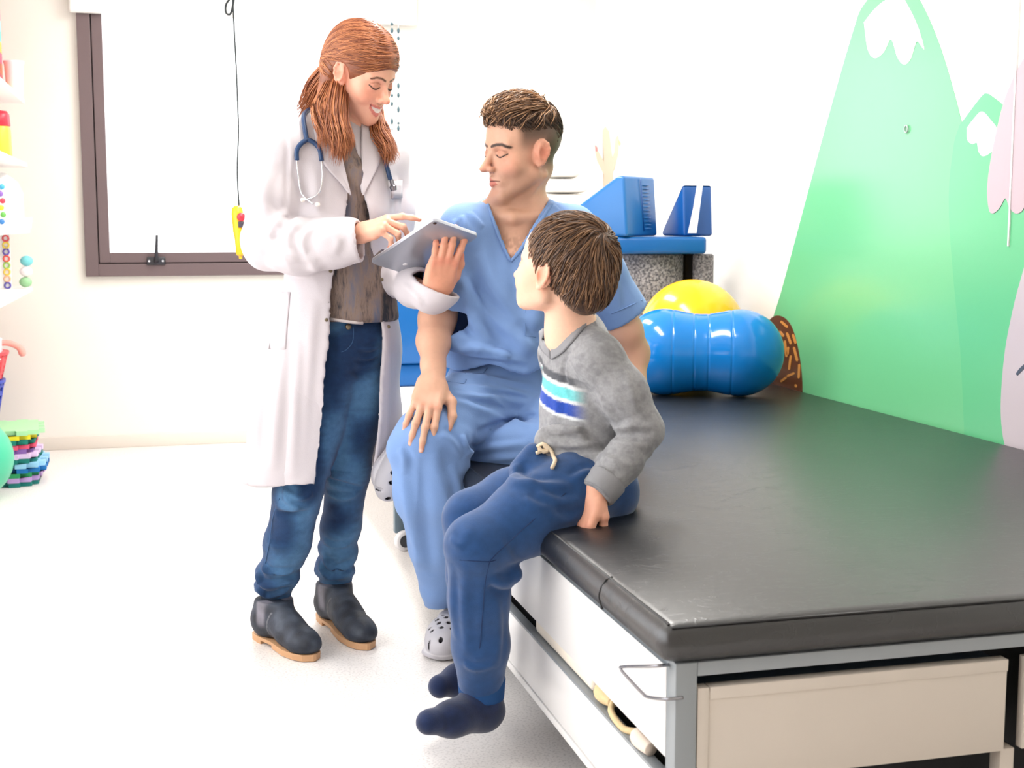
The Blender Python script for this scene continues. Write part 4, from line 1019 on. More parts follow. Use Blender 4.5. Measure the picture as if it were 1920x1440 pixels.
V = fold(V, F, nrm(elR-shR)+RT*.5, 6, 9, .005, mask=near([P(520, 380, 3.45), P(510, 330, 3.45), elR], .10), seed=3, warp=1.)
V = creases(V, F, [([(540, 625), (528, 760), (518, 885)], .007, .022), ([(566, 640), (560, 760), (556, 900)], .007, .02), ([(596, 560), (584, 700), (572, 890)], .005, .018), ([(508, 610), (492, 740), (480, 870)], .007, .024),
    ([(543, 402), (520, 425), (507, 455)], .007, .016), ([(598, 420), (575, 447), (578, 475)], .007, .014), ([(507, 436), (530, 470), (596, 484)], .008, .016), ([(620, 420), (640, 450), (630, 480)], .005, .014), ([(560, 418), (545, 450), (560, 490)], .006, .014),
    ([(534, 235), (541, 280), (540, 330), (540, 390)], -.005, .008), ([(520, 300), (505, 350), (500, 410)], .006, .02), ([(500, 380), (520, 400), (540, 392)], .006, .014), ([(590, 300), (600, 360), (596, 400)], .004, .016), ([(730, 600), (732, 700), (728, 830)], .005, .016), ([(745, 330), (748, 400), (745, 470)], .005, .014), ([(756, 530), (780, 550), (795, 572)], .005, .012)])
M_COAT = cloth_mat('coat_cotton', (204, 197, 201), .8, (420, .08), (5, .02))
coat = qmesh('coat', V, F, M_COAT, W_); bc_ = bvh(V, F)
tag(coat, 'long white buttoned coat worn open')
# lapels and collar: raised cloth panels laid on the coat
def panel(name, outline, b, off, th, m, parent, nu=10, n=8):
    """outline = two px polylines (left, right) joined by rows; surface follows the coat"""
    A, B = spline(np.array(outline[0], float), n), spline(np.array(outline[1], float), n); V = []; last = None
    for i in range(n):
        for j in range(nu+1):
            q = A[i]+(B[i]-A[i])*j/nu; h_ = hit(b, q[0], q[1], off); V.append(h_)
    V0 = V; zs = [(i, v) for i, v in enumerate(V) if v is not None]
    if not zs: return None
    tt = lambda v: v@HF
    med = np.median([tt(v) for i, v in zs]); G = []
    for i in range(n):
        for j in range(nu+1):
            v = V0[i*(nu+1)+j]; q = A[i]+(B[i]-A[i])*j/nu
            if v is None or abs(tt(v)-med) > .09: v = None
            G.append((v, q))
    ok = [(q, tt(v)) for v, q in G if v is not None]
    qa = np.array([q for q, _ in ok]); ta = np.array([t for _, t in ok]); cf = np.linalg.lstsq(np.c_[qa, np.ones(len(qa))], ta, rcond=None)[0]
    out = [v if v is not None else P(q[0], q[1], cf[0]*q[0]+cf[1]*q[1]+cf[2]) for v, q in G]
    V1 = np.array(out); F_ = [[i*(nu+1)+j, i*(nu+1)+j+1, (i+1)*(nu+1)+j+1, (i+1)*(nu+1)+j] for i in range(n-1) for j in range(nu)]
    for _ in range(2):
        g = V1.reshape(n, nu+1, 3); g2 = g.copy(); g2[1:-1, 1:-1] = (g[:-2, 1:-1]+g[2:, 1:-1]+g[1:-1, :-2]+g[1:-1, 2:]+2*g[1:-1, 1:-1])/6; V1 = g2.reshape(-1, 3)
    o = mesh(name, V1, F_, m, parent); md = o.modifiers.new('thick', 'SOLIDIFY'); md.thickness = th; md.offset = 0
    return o
panel('lapel', ([(588, 245), (596, 290), (617, 322), (654, 362)], [(622, 232), (634, 270), (644, 310), (658, 366)]), bc_, .006, .006, M_COAT, coat)
panel('lapel', ([(676, 232), (676, 280), (678, 320), (679, 362)], [(694, 236), (712, 285), (705, 315), (681, 366)]), bc_, .006, .006, M_COAT, coat)
panel('pocket', ([(496, 545), (500, 600), (500, 655)], [(545, 548), (540, 602), (536, 655)]), bc_, .0012, .0024, M_COAT, coat)
panel('breast_pocket', ([(735, 340), (733, 372)], [(752, 338), (752, 372)]), bc_, .003, .004, M_COAT, coat, 4, 4)
for (x, y) in ((620, 508), (612, 600), (716, 524), (728, 613), (686, 350)):
    h_ = hit(bc_, x, y, .001)
    if h_ is not None: lathe('snap_button', [(.0015, .002), (.0035, .002), (.0048, .001), (.005, -.003)], mat('snap_brass', (120, 108, 90), .35, .5, .7), coat, 16, frame_z(h_, CAM-h_))
# patterned top
s = Sdf(*bounds([P(560, 250, 3.4), P(740, 640, 3.75)], .08), .007)
s.chain([P(650, 335, 3.585), P(650, 430, 3.58), P(655, 520, 3.58), P(660, 595, 3.575)], [.118, .122, .118, .128], .04, w=True, sq=(ftW, .80))
s.cone(P(648, 278, 3.59), P(650, 340, 3.57), .075, .1, .04, w=True)
s.cone(P(656, 235, 3.50), P(656, 262, 3.47), .030, .026, .01, 's', w=True)
X, Y, Z = s.grid(); s.D = np.maximum(s.D, np.maximum(P(660, 606, 3.45)[2]-Z, Z-P(650, 268, 3.5)[2])).astype(np.float32)
V, F = s.mesh(1); V = fold(V, F, rtW, 2, 12, .005, seed=5, warp=.6)
tm = mat('printed_jersey', (120, 106, 98), .85, .2, bump=(300, .1)); nt = tm.node_tree; L_n = nt.links.new
tc = nt.nodes.new('ShaderNodeTexCoord'); mp = nt.nodes.new('ShaderNodeMapping'); mp.inputs['Scale'].default_value = (26, 26, 5); n1 = nt.nodes.new('ShaderNodeTexNoise'); n1.inputs['Scale'].default_value = 1.; n1.inputs['Detail'].default_value = 6; n1.inputs['Roughness'].default_value = .7
cr = nt.nodes.new('ShaderNodeValToRGB'); ee = cr.color_ramp.elements; ee[0].position = .38; ee[0].color = (*lin((58, 60, 66)), 1); ee[1].position = .50; ee[1].color = (*lin((132, 114, 104)), 1); e3 = ee.new(.66); e3.color = (*lin((98, 102, 118)), 1)
L_n(tc.outputs['Object'], mp.inputs['Vector']); L_n(mp.outputs['Vector'], n1.inputs['Vector']); L_n(n1.outputs['Fac'], cr.inputs['Fac']); L_n(cr.outputs['Color'], nt.nodes['Principled BSDF'].inputs['Base Color'])
top = qmesh('top', V, F, tm, W_); tag(top, 'grey brown mottled jersey top under the coat'); bt_ = bvh(V, F)
hz = [hit(bt_, x, y, .002) for x, y in ((620, 598), (632, 600), (645, 602), (662, 604), (680, 605), (697, 605), (712, 606), (720, 607))]
tube('hem_band', [h for h in hz if h is not None], .004, mat('hem_pale', (196, 186, 184), .8), top, 8)
# jeans
kneeR, ankR = P(560, 922, 3.475), P(517, 1092, 3.53); kneeL, ankL = P(651, 882, 3.58), P(629, 1072, 3.67)
s = Sdf(*bounds([P(575, 600, 3.4), P(720, 600, 3.75), kneeR, ankR, kneeL, ankL], .10), .0056)
s.cone(P(636, 625, 3.57), P(672, 630, 3.60), .098, .098, .03, w=True, sq=(ftW, .92))
s.chain([P(622, 660, 3.56), P(596, 790, 3.53), kneeR, P(540, 1015, 3.50), ankR+UZ*.01, ankR-UZ*.07], [.090, .074, .061, .059, .047, .039], .02, w=True)
s.chain([P(678, 665, 3.62), P(667, 780, 3.60), kneeL, P(639, 985, 3.63), ankL+UZ*.01, ankL-UZ*.07], [.088, .072, .057, .053, .045, .039], .02, w=True)
for (x, y, t, r, tl) in ((528, 1055, 3.515, .052, .25), (520, 1076, 3.52, .054, -.3), (514, 1096, 3.525, .052, .2), (634, 1030, 3.645, .049, -.3), (631, 1050, 3.655, .051, .25), (628, 1067, 3.66, .050, -.15)):
    c = P(x, y, t); th_ = np.linspace(0, 2*np.pi, 15)
    ring = [c+RT*r*math.cos(q)*.82+HF*r*.82*math.sin(q)+UZ*(tl*.03*math.cos(q*1+.6)+.005*math.sin(3*q)) for q in th_]
    s.chain(ring, [.012]*15, .014, w=True)
V, F = s.mesh(1)
V = fold(V, F, UZ+RT*.2, 5, 15, .0065, mask=near([kneeR, kneeR+UZ*.05, kneeL, kneeL+UZ*.07, P(660, 700, 3.55), P(680, 680, 3.55)], .085), seed=6, warp=1.2)
V = fold(V, F, UZ, 8, 26, .004, mask=near([ankR, ankL, ankR+UZ*.06, ankL+UZ*.06], .09), seed=8, warp=1.2)
V = fold(V, F, UZ+RT*.6, 4, 9, .003, seed=9, warp=1.)
V = creases(V, F, [([(532, 915), (560, 930), (584, 920)], 0.0112, .011), ([(518, 957), (550, 962), (582, 955)], -0.0128, .012), ([(532, 927), (550, 942), (565, 949)], 0.0096, .010), ([(612, 896), (645, 905), (679, 913)], -0.0112, .011), ([(618, 884), (640, 890), (664, 889)], 0.0096, .009), ([(612, 920), (640, 930), (670, 925)], 0.0080, .01),
    ([(493, 1058), (509, 1071), (551, 1069)], 0.0144, .011), ([(482, 1071), (498, 1094), (551, 1087)], 0.0144, .011), ([(479, 1100), (504, 1114), (543, 1103)], 0.0112, .010), ([(607, 1043), (629, 1064), (665, 1053)], 0.0144, .011), ([(598, 1054), (618, 1078), (659, 1073)], 0.0128, .010),
    ([(670, 648), (695, 650), (715, 641)], 0.0064, .009), ([(662, 662), (690, 668), (712, 660)], 0.0064, .009), ([(660, 680), (690, 684), (712, 676)], 0.0064, .009), ([(640, 694), (682, 710), (709, 705)], 0.0064, .010), ([(500, 1010), (520, 1022), (550, 1020)], 0.0064, .01), ([(605, 1010), (630, 1022), (660, 1015)], 0.0080, .01)])
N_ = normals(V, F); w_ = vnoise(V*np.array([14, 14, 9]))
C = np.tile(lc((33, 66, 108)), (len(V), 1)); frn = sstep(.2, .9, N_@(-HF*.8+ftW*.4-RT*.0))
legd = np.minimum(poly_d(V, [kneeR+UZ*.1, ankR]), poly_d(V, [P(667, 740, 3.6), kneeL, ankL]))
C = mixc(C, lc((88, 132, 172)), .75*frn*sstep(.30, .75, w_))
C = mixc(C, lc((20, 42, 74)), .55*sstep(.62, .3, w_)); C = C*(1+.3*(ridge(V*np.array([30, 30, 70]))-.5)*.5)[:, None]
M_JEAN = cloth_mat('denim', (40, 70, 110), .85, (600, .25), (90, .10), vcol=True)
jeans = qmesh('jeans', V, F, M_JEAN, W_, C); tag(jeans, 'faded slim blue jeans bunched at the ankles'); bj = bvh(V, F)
for nm, pts, rr in (('side_seam', [(524, 935), (512, 970), (505, 1020), (498, 1055), (500, 1066)], .0013), ('fly_seam', [(663, 614), (661, 640), (650, 655), (640, 660)], .0011), ('inseam', [(608, 920), (604, 960), (602, 1000)], .0011)):
    hp = hits(bj, pts, .0008)
    if len(hp) > 2: tube(nm, spline(hp, 24), rr, mat('denim_seam', (62, 96, 138), .85), jeans, 6)
h_ = hit(bj, 653, 613, .001)
if h_ is not None: lathe('jeans_button', [(.001, .003), (.006, .003), (.008, .001), (.008, -.003)], mat('snap_brass', (120, 108, 90), .35, .5, .7), jeans, 16, frame_z(h_, CAM-h_))
# ankle boots
M_BOOT = mat('boot_nubuck', (40, 46, 56), .62, .4, bump=(220, .15), var=(18, .35), vcol=True)
M_SOLE = mat('boot_sole_tan', (196, 152, 112), .6)
def boot(heel, toe, ank, side):
    """heel/toe points on the floor, ank = shaft top centre"""
    y = nrm((toe-heel)*np.array([1, 1, 0])); Ln = np.linalg.norm(toe-heel); x = np.array([y[1], -y[0], 0])
    M = np.eye(4); M[:3, 0] = x; M[:3, 1] = y; M[:3, 2] = UZ; M[:3, 3] = heel; k = Ln/.275
    b = bpy.data.objects.new('boot', None); COL.objects.link(b); b.parent = W_; b.matrix_parent_inverse = W_.matrix_world.inverted()
    s = Sdf((-.075, -.03, .015), (.075, Ln+.03, .26), .0036, M); top_ = s.L(ank)
    s.cone((0, .055*k, .055), (0, .15*k, .058), .036, .036, .03, sq=((0, 0, 1), 1.0))
    s.ell((0, .205*k, .044), (.045, .070*k, .036), .03); s.ell((0, .235*k, .034), (.040, .042*k, .022), .02)
    s.ell((0, .045*k, .058), (.034, .040, .045), .03)
    s.chain([np.array((0, .062*k, .07)), np.array((top_[0]*.5, .068*k, .12)), np.array((top_[0], top_[1], max(top_[2], .17)))], [.045, .043, .043], .03)
    s.cone((0, .10*k, .10), (0, .17*k, .062), .036, .030, .03)
    s.plane((0, 0, .018), (0, 0, -1), .002); s.plane((0, 0, min(top_[2]+.0, .215)), (0, 0, 1), .004)
    V, F = s.mesh(1); Li = (V-heel)@np.stack([x, y, UZ], 1)
    V = fold(V, F, y, 5, 18, .0025, mask=near([heel+y*.15*k+UZ*.08], .06), seed=4)
    C = np.tile(lc((42, 48, 60)), (len(V), 1)); nz = vnoise(Li*40); C = mixc(C, lc((84, 92, 104)), .4*sstep(.5, .85, nz)); C = mixc(C, lc((18, 22, 28)), .5*sstep(.5, .2, nz))
    el = np.exp(-((Li[:, 1]-.088*k)/(.013+.10*np.clip(Li[:, 2]-.05, 0, .08)))**4-((Li[:, 2]-.096)/.040)**6)*(np.abs(Li[:, 0]) > .016); C = mixc(C, lc((120, 118, 128)), el)
    C = mixc(C, lc((110, 112, 116)), .6*(np.abs(Li[:, 1]-(.125*k+.02*np.cos(Li[:, 0]*60)+ .35*(Li[:, 2]-.06))) < .0022)*(Li[:, 2] < .10))
    up = qmesh('boot_upper', V, F, M_BOOT, b, C)
    yy = (1-np.cos(np.linspace(0, np.pi, 40)))/2*(Ln+.012)-.006; hw = []
    for q in yy:
        f_ = (q+.006)/(Ln+.012); wdt = np.interp(f_, [0, .06, .2, .42, .68, .85, .95, 1], [.004, .029, .035, .033, .0445, .040, .027, .004]); hw.append(wdt)
    hw = np.array(hw)
    ring = [(w, q) for w, q in zip(hw, yy)]+[(-w, q) for w, q in zip(hw[::-1], yy[::-1])]
    bm = bmesh.new()
    def slab(ring, z0, z1):
        A = [bm.verts.new(Vector(heel+x*w+y*q+UZ*z0)) for w, q in ring]; B = [bm.verts.new(Vector(heel+x*w+y*q+UZ*z1)) for w, q in ring]
        bm.faces.new(A); bm.faces.new(B[::-1])
        for i in range(len(A)): bm.faces.new([A[i], B[i], B[(i+1) % len(A)], A[(i+1) % len(A)]])
    slab(ring, .010, .019); slab([(w*.98, q) for w, q in ring if q < .075*k], 0, .010); slab([(w*.97, q) for w, q in ring if q > .115*k], .002, .010)
    bmesh.ops.triangulate(bm, faces=[f for f in bm.faces if len(f.verts) > 4])
    bm_obj('boot_sole', bm, M_SOLE, b); return b
tag(boot(floor_pt(486, 1192), floor_pt(588, 1240), P(514, 1118, 3.52), 1), 'dark ankle boot with tan sole, the nearer one')
tag(boot(floor_pt(606, 1156), floor_pt(690, 1219), P(628, 1090, 3.66), -1), 'dark ankle boot with tan sole, the farther one')
# hair
rs = np.random.RandomState(11); HC0, HC1 = (122, 62, 36), (206, 132, 84)
capc, capr = np.array((0, -.020, .046)), np.array((.085, .110, .096))
s = Sdf((-.12, -.16, -.13), (.12, .11, .16), .003, MW)
s.ell(capc, capr, 0); s.ell((0, -.075, -.01), (.060, .055, .075), .03)
s.cone((.055, -.050, -.01), (.050, -.06, -.075), .030, .026, .03); s.cone((-.055, -.050, -.01), (-.050, -.06, -.075), .030, .026, .03)
s.ell((0, .092, -.054), (.078, .080, .100), .010, 's')
for q in (-1, 1): s.ell((q*.088, -.008, -.014), (.030, .027, .040), .008, 's')
s.ell((0, .0, -.12), (.05, .06, .06), .01, 's')
V, F = s.mesh(2); Li = (V-MW[:3, 3])@np.linalg.inv(MW[:3, :3]).T
st = vnoise(np.c_[Li[:, 0]*70, Li[:, 2]*90, Li[:, 1]*12])*.6; C = mixc(np.tile(lc((126, 70, 44)), (len(V), 1)), lc((166, 98, 60)), sstep(.2, .6, st))
M_HAIR = mat('hair', (140, 80, 50), .42, .5, vcol=True, bump=(300, .15))
hairp = [(V, F, C)]
f = s.sample; n = min(4200, len(Li)); pick = rs.choice(len(Li), n, replace=False); P0 = Li[pick]; ok = (P0[:, 2] > -.03); P0 = P0[ok]; n = len(P0)
sd = np.where(P0[:, 0] >= 0, 1., -1.); tgt = np.c_[sd*.030, np.full(n, -.115), rs.uniform(-.030, .010, n)]; jt = rs.normal(0, .07, (n, 3))
def flow(p, d, t):
    g = tgt-p; g /= np.linalg.norm(g, axis=1)[:, None]+1e-9
    w = (sstep(.045, .0, np.abs(p[:, 0]))*sstep(-.06, .02, p[:, 1]))[:, None]; lat = np.c_[sd*1.0, np.full(n, -.35), np.full(n, -.25)]
    v = g*(1-w)+lat*w+np.c_[0*sd, 0*sd, .10+.25*sstep(.06, -.02, p[:, 1])*0]+jt; return v/np.linalg.norm(v, axis=1)[:, None]
lf = .0004+.0022*rs.rand(n)
ear_ = lambda A: ((np.abs(A[:, :, 0]) > .055) & (A[:, :, 1] > -.034) & (A[:, :, 1] < .012) & (A[:, :, 2] < .024)).any(1)
A = strands(P0, np.zeros((n, 3)), f, 10, rs.uniform(.008, .015, n), lambda t: lf, None, flow=flow)
ok = ~(((A[:, :, 1] > .042) & (A[:, :, 2] < .020)).any(1)) & ~ear_(A) & (np.linalg.norm(np.diff(A, axis=1), axis=2).max(1) < .026); A = A[ok]
V, F, ow = strands_mesh(A@MW[:3, :3].T+MW[:3, 3], rs.uniform(.0007, .0012, len(A))); hairp.append((V, F, hair_cols(ow, len(A), HC0, HC1, rs)))
def lock(guide, n, spread, rad, wave=.006, c0=HC0, c1=HC1, npt=16):
    G = spline(np.array(guide), npt); off = rs.randn(n, 3)*.55; off /= np.maximum(1, np.linalg.norm(off, axis=1)[:, None]); u_ = np.linspace(0, 1, npt)
    sp_ = np.interp(u_, np.linspace(0, 1, len(spread)), spread)
    ph = rs.rand(n, 1)*1.5; ln = rs.uniform(.82, 1.05, n)[:, None]
    A = G[None]+off[:, None]*sp_[None, :, None]
    A = A+(np.sin(u_[None]*9*ln+ph)[..., None]*nrm(RT)+np.cos(u_[None]*8*ln+ph*1.7)[..., None]*HF*.6)*wave*u_[None, :, None]
    A[:, :, 2] += ((1-ln)*u_[None]*.07)
    V, F, ow = strands_mesh(A, rad*rs.uniform(.7, 1.3, n)); hairp.append((V, F, hair_cols(ow, n, c0, c1, rs)))
lock([P(640, 100, 3.60), P(618, 135, 3.63), P(590, 175, 3.645), P(568, 218, 3.63)], 380, [.022, .028, .030, .030], .0014, .008)
lock([P(640, 112, 3.56), P(620, 170, 3.51), P(604, 222, 3.45), P(614, 272, 3.42)], 330, [.018, .024, .026, .024], .0014, .009)
lock([P(641, 108, 3.56), P(630, 180, 3.48), P(628, 245, 3.425), P(636, 296, 3.405)], 380, [.012, .022, .026, .022], .0014, .009)
lock([P(643, 115, 3.565), P(645, 200, 3.47), P(648, 250, 3.43), P(652, 282, 3.42)], 150, [.006, .014, .017, .015], .0013, .008)
lock([P(694, 200, 3.61), P(706, 235, 3.56), P(716, 265, 3.53), P(730, 300, 3.505)], 400, [.018, .024, .026, .020], .0014, .010)
lock([P(706, 190, 3.62), P(712, 215, 3.60), P(718, 240, 3.57), P(722, 275, 3.54)], 120, [.008, .012, .014, .014], .0013, .008)
V, F, C = join(hairp); qmesh('hair', V, F, M_HAIR, W_, C)['label'] = 'long reddish brown hair tied back, falling over both shoulders'
# stethoscope around her neck
M_NAVY = mat('tube_navy', (30, 62, 104), .4); M_STEEL = mat('steel', (215, 215, 220), .2, .5, .9)
rb = bc_
def on(px, py, off=.009):
    h_ = hit(rb, px, py, off); return h_ if h_ is not None else P(px, py, 3.45)
sq_ = on(574, 268); stt = empty('stethoscope', tuple(sq_), 'navy stethoscope hanging around the coated woman\'s neck', 'stethoscope')
tube('tubing', spline([P(600, 196, 3.66), P(582, 205, 3.62), on(571, 222), on(570, 245), on(574, 266)], 30), .0062, M_NAVY, stt)
tube('branch_tube', spline([on(574, 264), on(562, 272), on(555, 283), on(555, 300)], 20), .006, M_NAVY, stt)
tube('branch_tube', spline([on(574, 264), on(588, 270), on(598, 282), on(602, 302)], 20), .006, M_NAVY, stt)
tube('ear_tube', spline([on(555, 298, .008), on(558, 330, .008), on(566, 365, .010), on(590, 384, .014)], 30), .0026, M_STEEL, stt, 8)
tube('ear_tube', spline([on(602, 300, .008), on(603, 335, .008), on(596, 365, .010), on(570, 378, .014)], 30), .0026, M_STEEL, stt, 8)
for q in ((594, 385), (566, 376)): lathe('ear_tip', [(.001, -.006), (.005, -.004), (.006, 0), (.004, .006), (.001, .007)], mat('tip_ivory', (240, 232, 224), .4), stt, 16, frame_z(on(q[0], q[1], .014), RT))
tube('tubing', spline([on(712, 285, .010), on(719, 305), on(724, 325), on(727, 338)], 20), .0062, M_NAVY, stt)
c_ = on(729, 348, .012); lathe('chest_piece', [(.001, -.016), (.008, -.015), (.010, -.004), (.006, .0), (.006, .012), (.004, .016)], mat('steel_dark', (130, 130, 138), .25, .5, .9), stt, 20, frame_z(c_, UZ*.95-RT*.2))
# tablet
tb = empty('tablet', tuple((TA+TC)/2), 'thin silver tablet held up between the woman and the man', 'tablet')
ex, ey = nrm(TB-TA), nrm((TD-TA)-nrm(TB-TA)*((TD-TA)@nrm(TB-TA))); la, lb = np.linalg.norm(TB-TA), np.linalg.norm((TD-TA)-ex*((TD-TA)@ex)); ez = np.cross(ex, ey)
if ez@HF > 0: sgn = -1
else: sgn = 1
def tab_pt(a, b_, c): return TA+ex*a+ey*b_+tn*c
def rrect(a0, a1, b0, b1, r, n=6):
    pts = []
    for cx, cy, s0 in ((a1-r, b1-r, 0), (a0+r, b1-r, 90), (a0+r, b0+r, 180), (a1-r, b0+r, 270)):
        for k in range(n+1):
            q = math.radians(s0+90*k/n); pts.append((cx+r*math.cos(q), cy+r*math.sin(q)))
    return pts
def tab_slab(name, ring, c0, c1, m, bev=0):
    bm = bmesh.new(); A = [bm.verts.new(Vector(tab_pt(a, b_, c0))) for a, b_ in ring]; B = [bm.verts.new(Vector(tab_pt(a, b_, c1))) for a, b_ in ring]
    bm.faces.new(A); top_ = bm.faces.new(B[::-1])
    for i in range(len(A)): bm.faces.new([A[i], B[i], B[(i+1) % len(A)], A[(i+1) % len(A)]])
    if bev: bmesh.ops.bevel(bm, geom=list(top_.edges), offset=bev, segments=3, profile=.6, affect='EDGES')
    return bm_obj(name, bm, m, tb, bev > 0)
tab_slab('tablet_back', rrect(0, la, 0, lb, .012), -.0045, .003, mat('tablet_silver', (178, 182, 192), .32, .5, .55), .0025)
tab_slab('tablet_bezel', rrect(.001, la-.001, .001, lb-.001, .011), -.0068, -.0045, mat('bezel_white', (236, 236, 238), .2))
tab_slab('screen', rrect(.014, la-.014, .008, lb-.008, .002), -.0072, -.0068, mat('screen_dark', (40, 44, 52), .08))
q = la*.965; lathe('camera_lens', [(.001, .0008), (.004, .0008), (.005, 0)], mat('lens_black', (10, 10, 24), .1), tb, 16, frame_z(tab_pt(la-.010, .012, .003), tn))
lathe('logo', [(.001, .0006), (.006, .0005), (.0065, 0)], mat('logo_bright', (238, 238, 242), .15, .5, .3), tb, 16, frame_z(tab_pt(la*.16, lb*.55, .003), tn))
# ------------------------------------------------------------------ the man in blue scrubs
mr = PL(960, 850, 2, .513)
MN = empty('person', (mr[0], mr[1], .513), 'seated young man in light blue scrubs and grey clogs, hand on his knee', 'person')
SKM = (216, 168, 142)
MM = head_frame(P(977, 283, 3.50), -58, -5, -3, 1.05)
ftM = RT*math.sin(math.radians(-18))-HF*math.cos(math.radians(18)); rtM = -RT*math.cos(math.radians(-18))-HF*math.sin(math.radians(-18))
s = head(MM, [(P(978, 350, 3.545), .053), (P(972, 398, 3.555), .062), (P(966, 480, 3.545), .105)], 'man', SKM, h=.0023, zlo=-.30, wide=.19)
s.cone(P(905, 415, 3.51), P(1030, 418, 3.57), .045, .045, .05, w=True)
for q in (-1, 1): s.cone(P(962, 408, 3.46), P(962+q*60, 404, 3.50), .010, .012, .02, w=True)
V, F, C = head_finish(s, MM, 'man', SKM, (196, 104, 92), (40, 27, 21))
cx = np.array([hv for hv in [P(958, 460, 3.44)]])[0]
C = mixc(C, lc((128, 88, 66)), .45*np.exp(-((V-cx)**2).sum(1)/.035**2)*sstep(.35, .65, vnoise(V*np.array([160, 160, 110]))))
skinM = [(V, F, C)]; lashes(V, F, MM, MN, mouth=True)
wM = P(813, 712, 3.32); kn = P(797, 768, 3.245)
MH = hand_frame(wM, kn, UZ*.75-HF*.66+RT*.1, 1, 1.04)
if MH[:3, 0]@RT < 0: MH[:3, 0] *= -1
skinM.append(make_hand(MH, [(.42, .42, .22), (.36, .36, .2), (.36, .40, .22), (.38, .46, .28)], [(.026, .022, -.008), (.054, .046, -.014), (.064, .080, -.026), (.062, .110, -.040)],
    [(P(812, 685, 3.36), .0285), (P(813, 640, 3.43), .0420), (P(820, 598, 3.48), .0470), (P(828, 555, 3.49), .050)], skin=SKM, red=(214, 124, 98), fat=1.0, flen=1.08, spread=(.05, .02, -.10, -.24), h=.0024))
elb = P(1186, 662, 3.66); wl = P(1160, 828, 3.50)
s = Sdf(*bounds([P(1150, 570, 3.60), elb, wl], .08), .004); s.chain([P(1150, 560, 3.60), P(1172, 620, 3.63), elb], [.040, .046, .046], .02, w=True); s.chain([elb, P(1180, 720, 3.62), wl, wl-UZ*.03-RT*.05], [.044, .043, .028, .025], .02, w=True)
V, F = s.mesh(1); skinM.append((V, F, np.tile(lc(SKM), (len(V), 1))))
V, F, C = join(skinM); qmesh('body', V, F, M_SKIN, MN, C)
# scrub top
M_SCR = cloth_mat('scrub_cotton', (118, 150, 200), .82, (420, .10), (7, .05))
shR, shL = P(872, 432, 3.47), P(1072, 432, 3.58)
pts = [P(965, 470, 3.555), P(952, 560, 3.55), P(942, 640, 3.55), P(940, 690, 3.55)]
s = Sdf(*bounds(pts+[shR, shL, P(820, 600, 3.4), P(1215, 600, 3.7), P(966, 380, 3.55), P(880, 640, 3.4)], .13), .0048)
s.chain(pts, [.150, .152, .148, .150], .04, w=True, sq=(ftM, .78))
s.cone(P(966, 416, 3.56), shR, .066, .060, .05, w=True); s.cone(P(966, 416, 3.56), shL, .068, .060, .05, w=True)
s.chain([shR, P(842, 520, 3.47), P(826, 615, 3.475)], [.066, .062, .056], .03, w=True)
s.chain([shL, P(1120, 510, 3.60), P(1188, 618, 3.64)], [.066, .070, .070], .03, w=True)
for (x0, y0, x1, y1, r) in ((868, 500, 905, 640, .014), (905, 480, 985, 650, .012), (890, 450, 960, 600, .010), (860, 640, 940, 668, .016), (1020, 470, 1000, 600, .010)):   # diagonal drape
    s.cone(P(x0, y0, 3.445), P(x1, y1, 3.425), r, r*.7, .045, w=True)
s.shell(.009)
X, Y, Z = s.grid(); o_ = P(958, 430, 3.45)
u = (X-o_[0])*RT[0]+(Y-o_[1])*RT[1]; v = -((X-o_[0])*HF[0]+(Y-o_[1])*HF[1])
zt, zb_ = P(958, 376, 3.47)[2], P(958, 488, 3.42)[2]
hw = np.interp(Z, [zb_, zt, zt+.1], [0, 56*.0014, 75*.0014])
uc = np.interp(Z, [zb_, zt], [0, .018]); cut = np.maximum(np.maximum(np.abs(u-uc)-hw, zb_-Z), -(v+.30))
s.D = np.maximum(s.D, -np.where((Z > zb_), cut, .5)).astype(np.float32)
cutball(s, P(832, 577, 3.475), -UZ*.97-RT*.15, .085)
cutball(s, P(1174, 592, 3.63), nrm(P(1188, 618, 3.64)-P(1120, 510, 3.60)), .16)
s.D = np.maximum(s.D, P(935, 690, 3.45)[2]-.0-Z+.012*np.sin(X*40)).astype(np.float32)
V, F = s.mesh(2)
V = fold(V, F, rtM+UZ*.5, 2.5, 9, .007, mask=near([P(900, 560, 3.42), P(920, 640, 3.42), P(960, 600, 3.42)], .13), seed=12, warp=1.)
V = fold(V, F, UZ, 3.5, 20, .008, mask=near([P(870, 655, 3.42), P(900, 665, 3.42), P(940, 672, 3.42), P(980, 672, 3.42)], .055), seed=13, warp=1.2)
V = fold(V, F, UZ+RT*.4, 5, 14, .005, mask=near([P(870, 420, 3.42), P(1060, 420, 3.5), P(850, 480, 3.42)], .07), seed=14, warp=1.)
V = creases(V, F, [([(857, 500), (900, 560), (960, 615), (1007, 648)], .011, .022), ([(905, 470), (940, 540), (985, 600)], .008, .022), ([(880, 520), (890, 590), (935, 645)], .008, .02), ([(858, 650), (890, 648), (945, 658), (958, 668)], .012, .013), ([(870, 668), (920, 676), (990, 684)], -.010, .012), ([(862, 600), (880, 630), (910, 645)], .008, .016),
    ([(884, 396), (896, 410), (908, 424)], .006, .010), ([(870, 402), (876, 418), (884, 436)], .007, .010), ([(858, 410), (856, 430), (860, 450)], .006, .010), ([(1040, 384), (1052, 396), (1066, 402)], .006, .010), ([(1146, 480), (1160, 530), (1168, 585)], .006, .014), ([(846, 470), (848, 520), (846, 565)], .005, .012), ([(930, 440), (950, 500), (960, 560)], .004, .016)])
top = qmesh('scrub_top', V, F, M_SCR, MN); bS = bvh(V, F); tag(top, 'light blue V-neck scrub top')
ML_ = mat('scrub_seam', (108, 140, 190), .85)
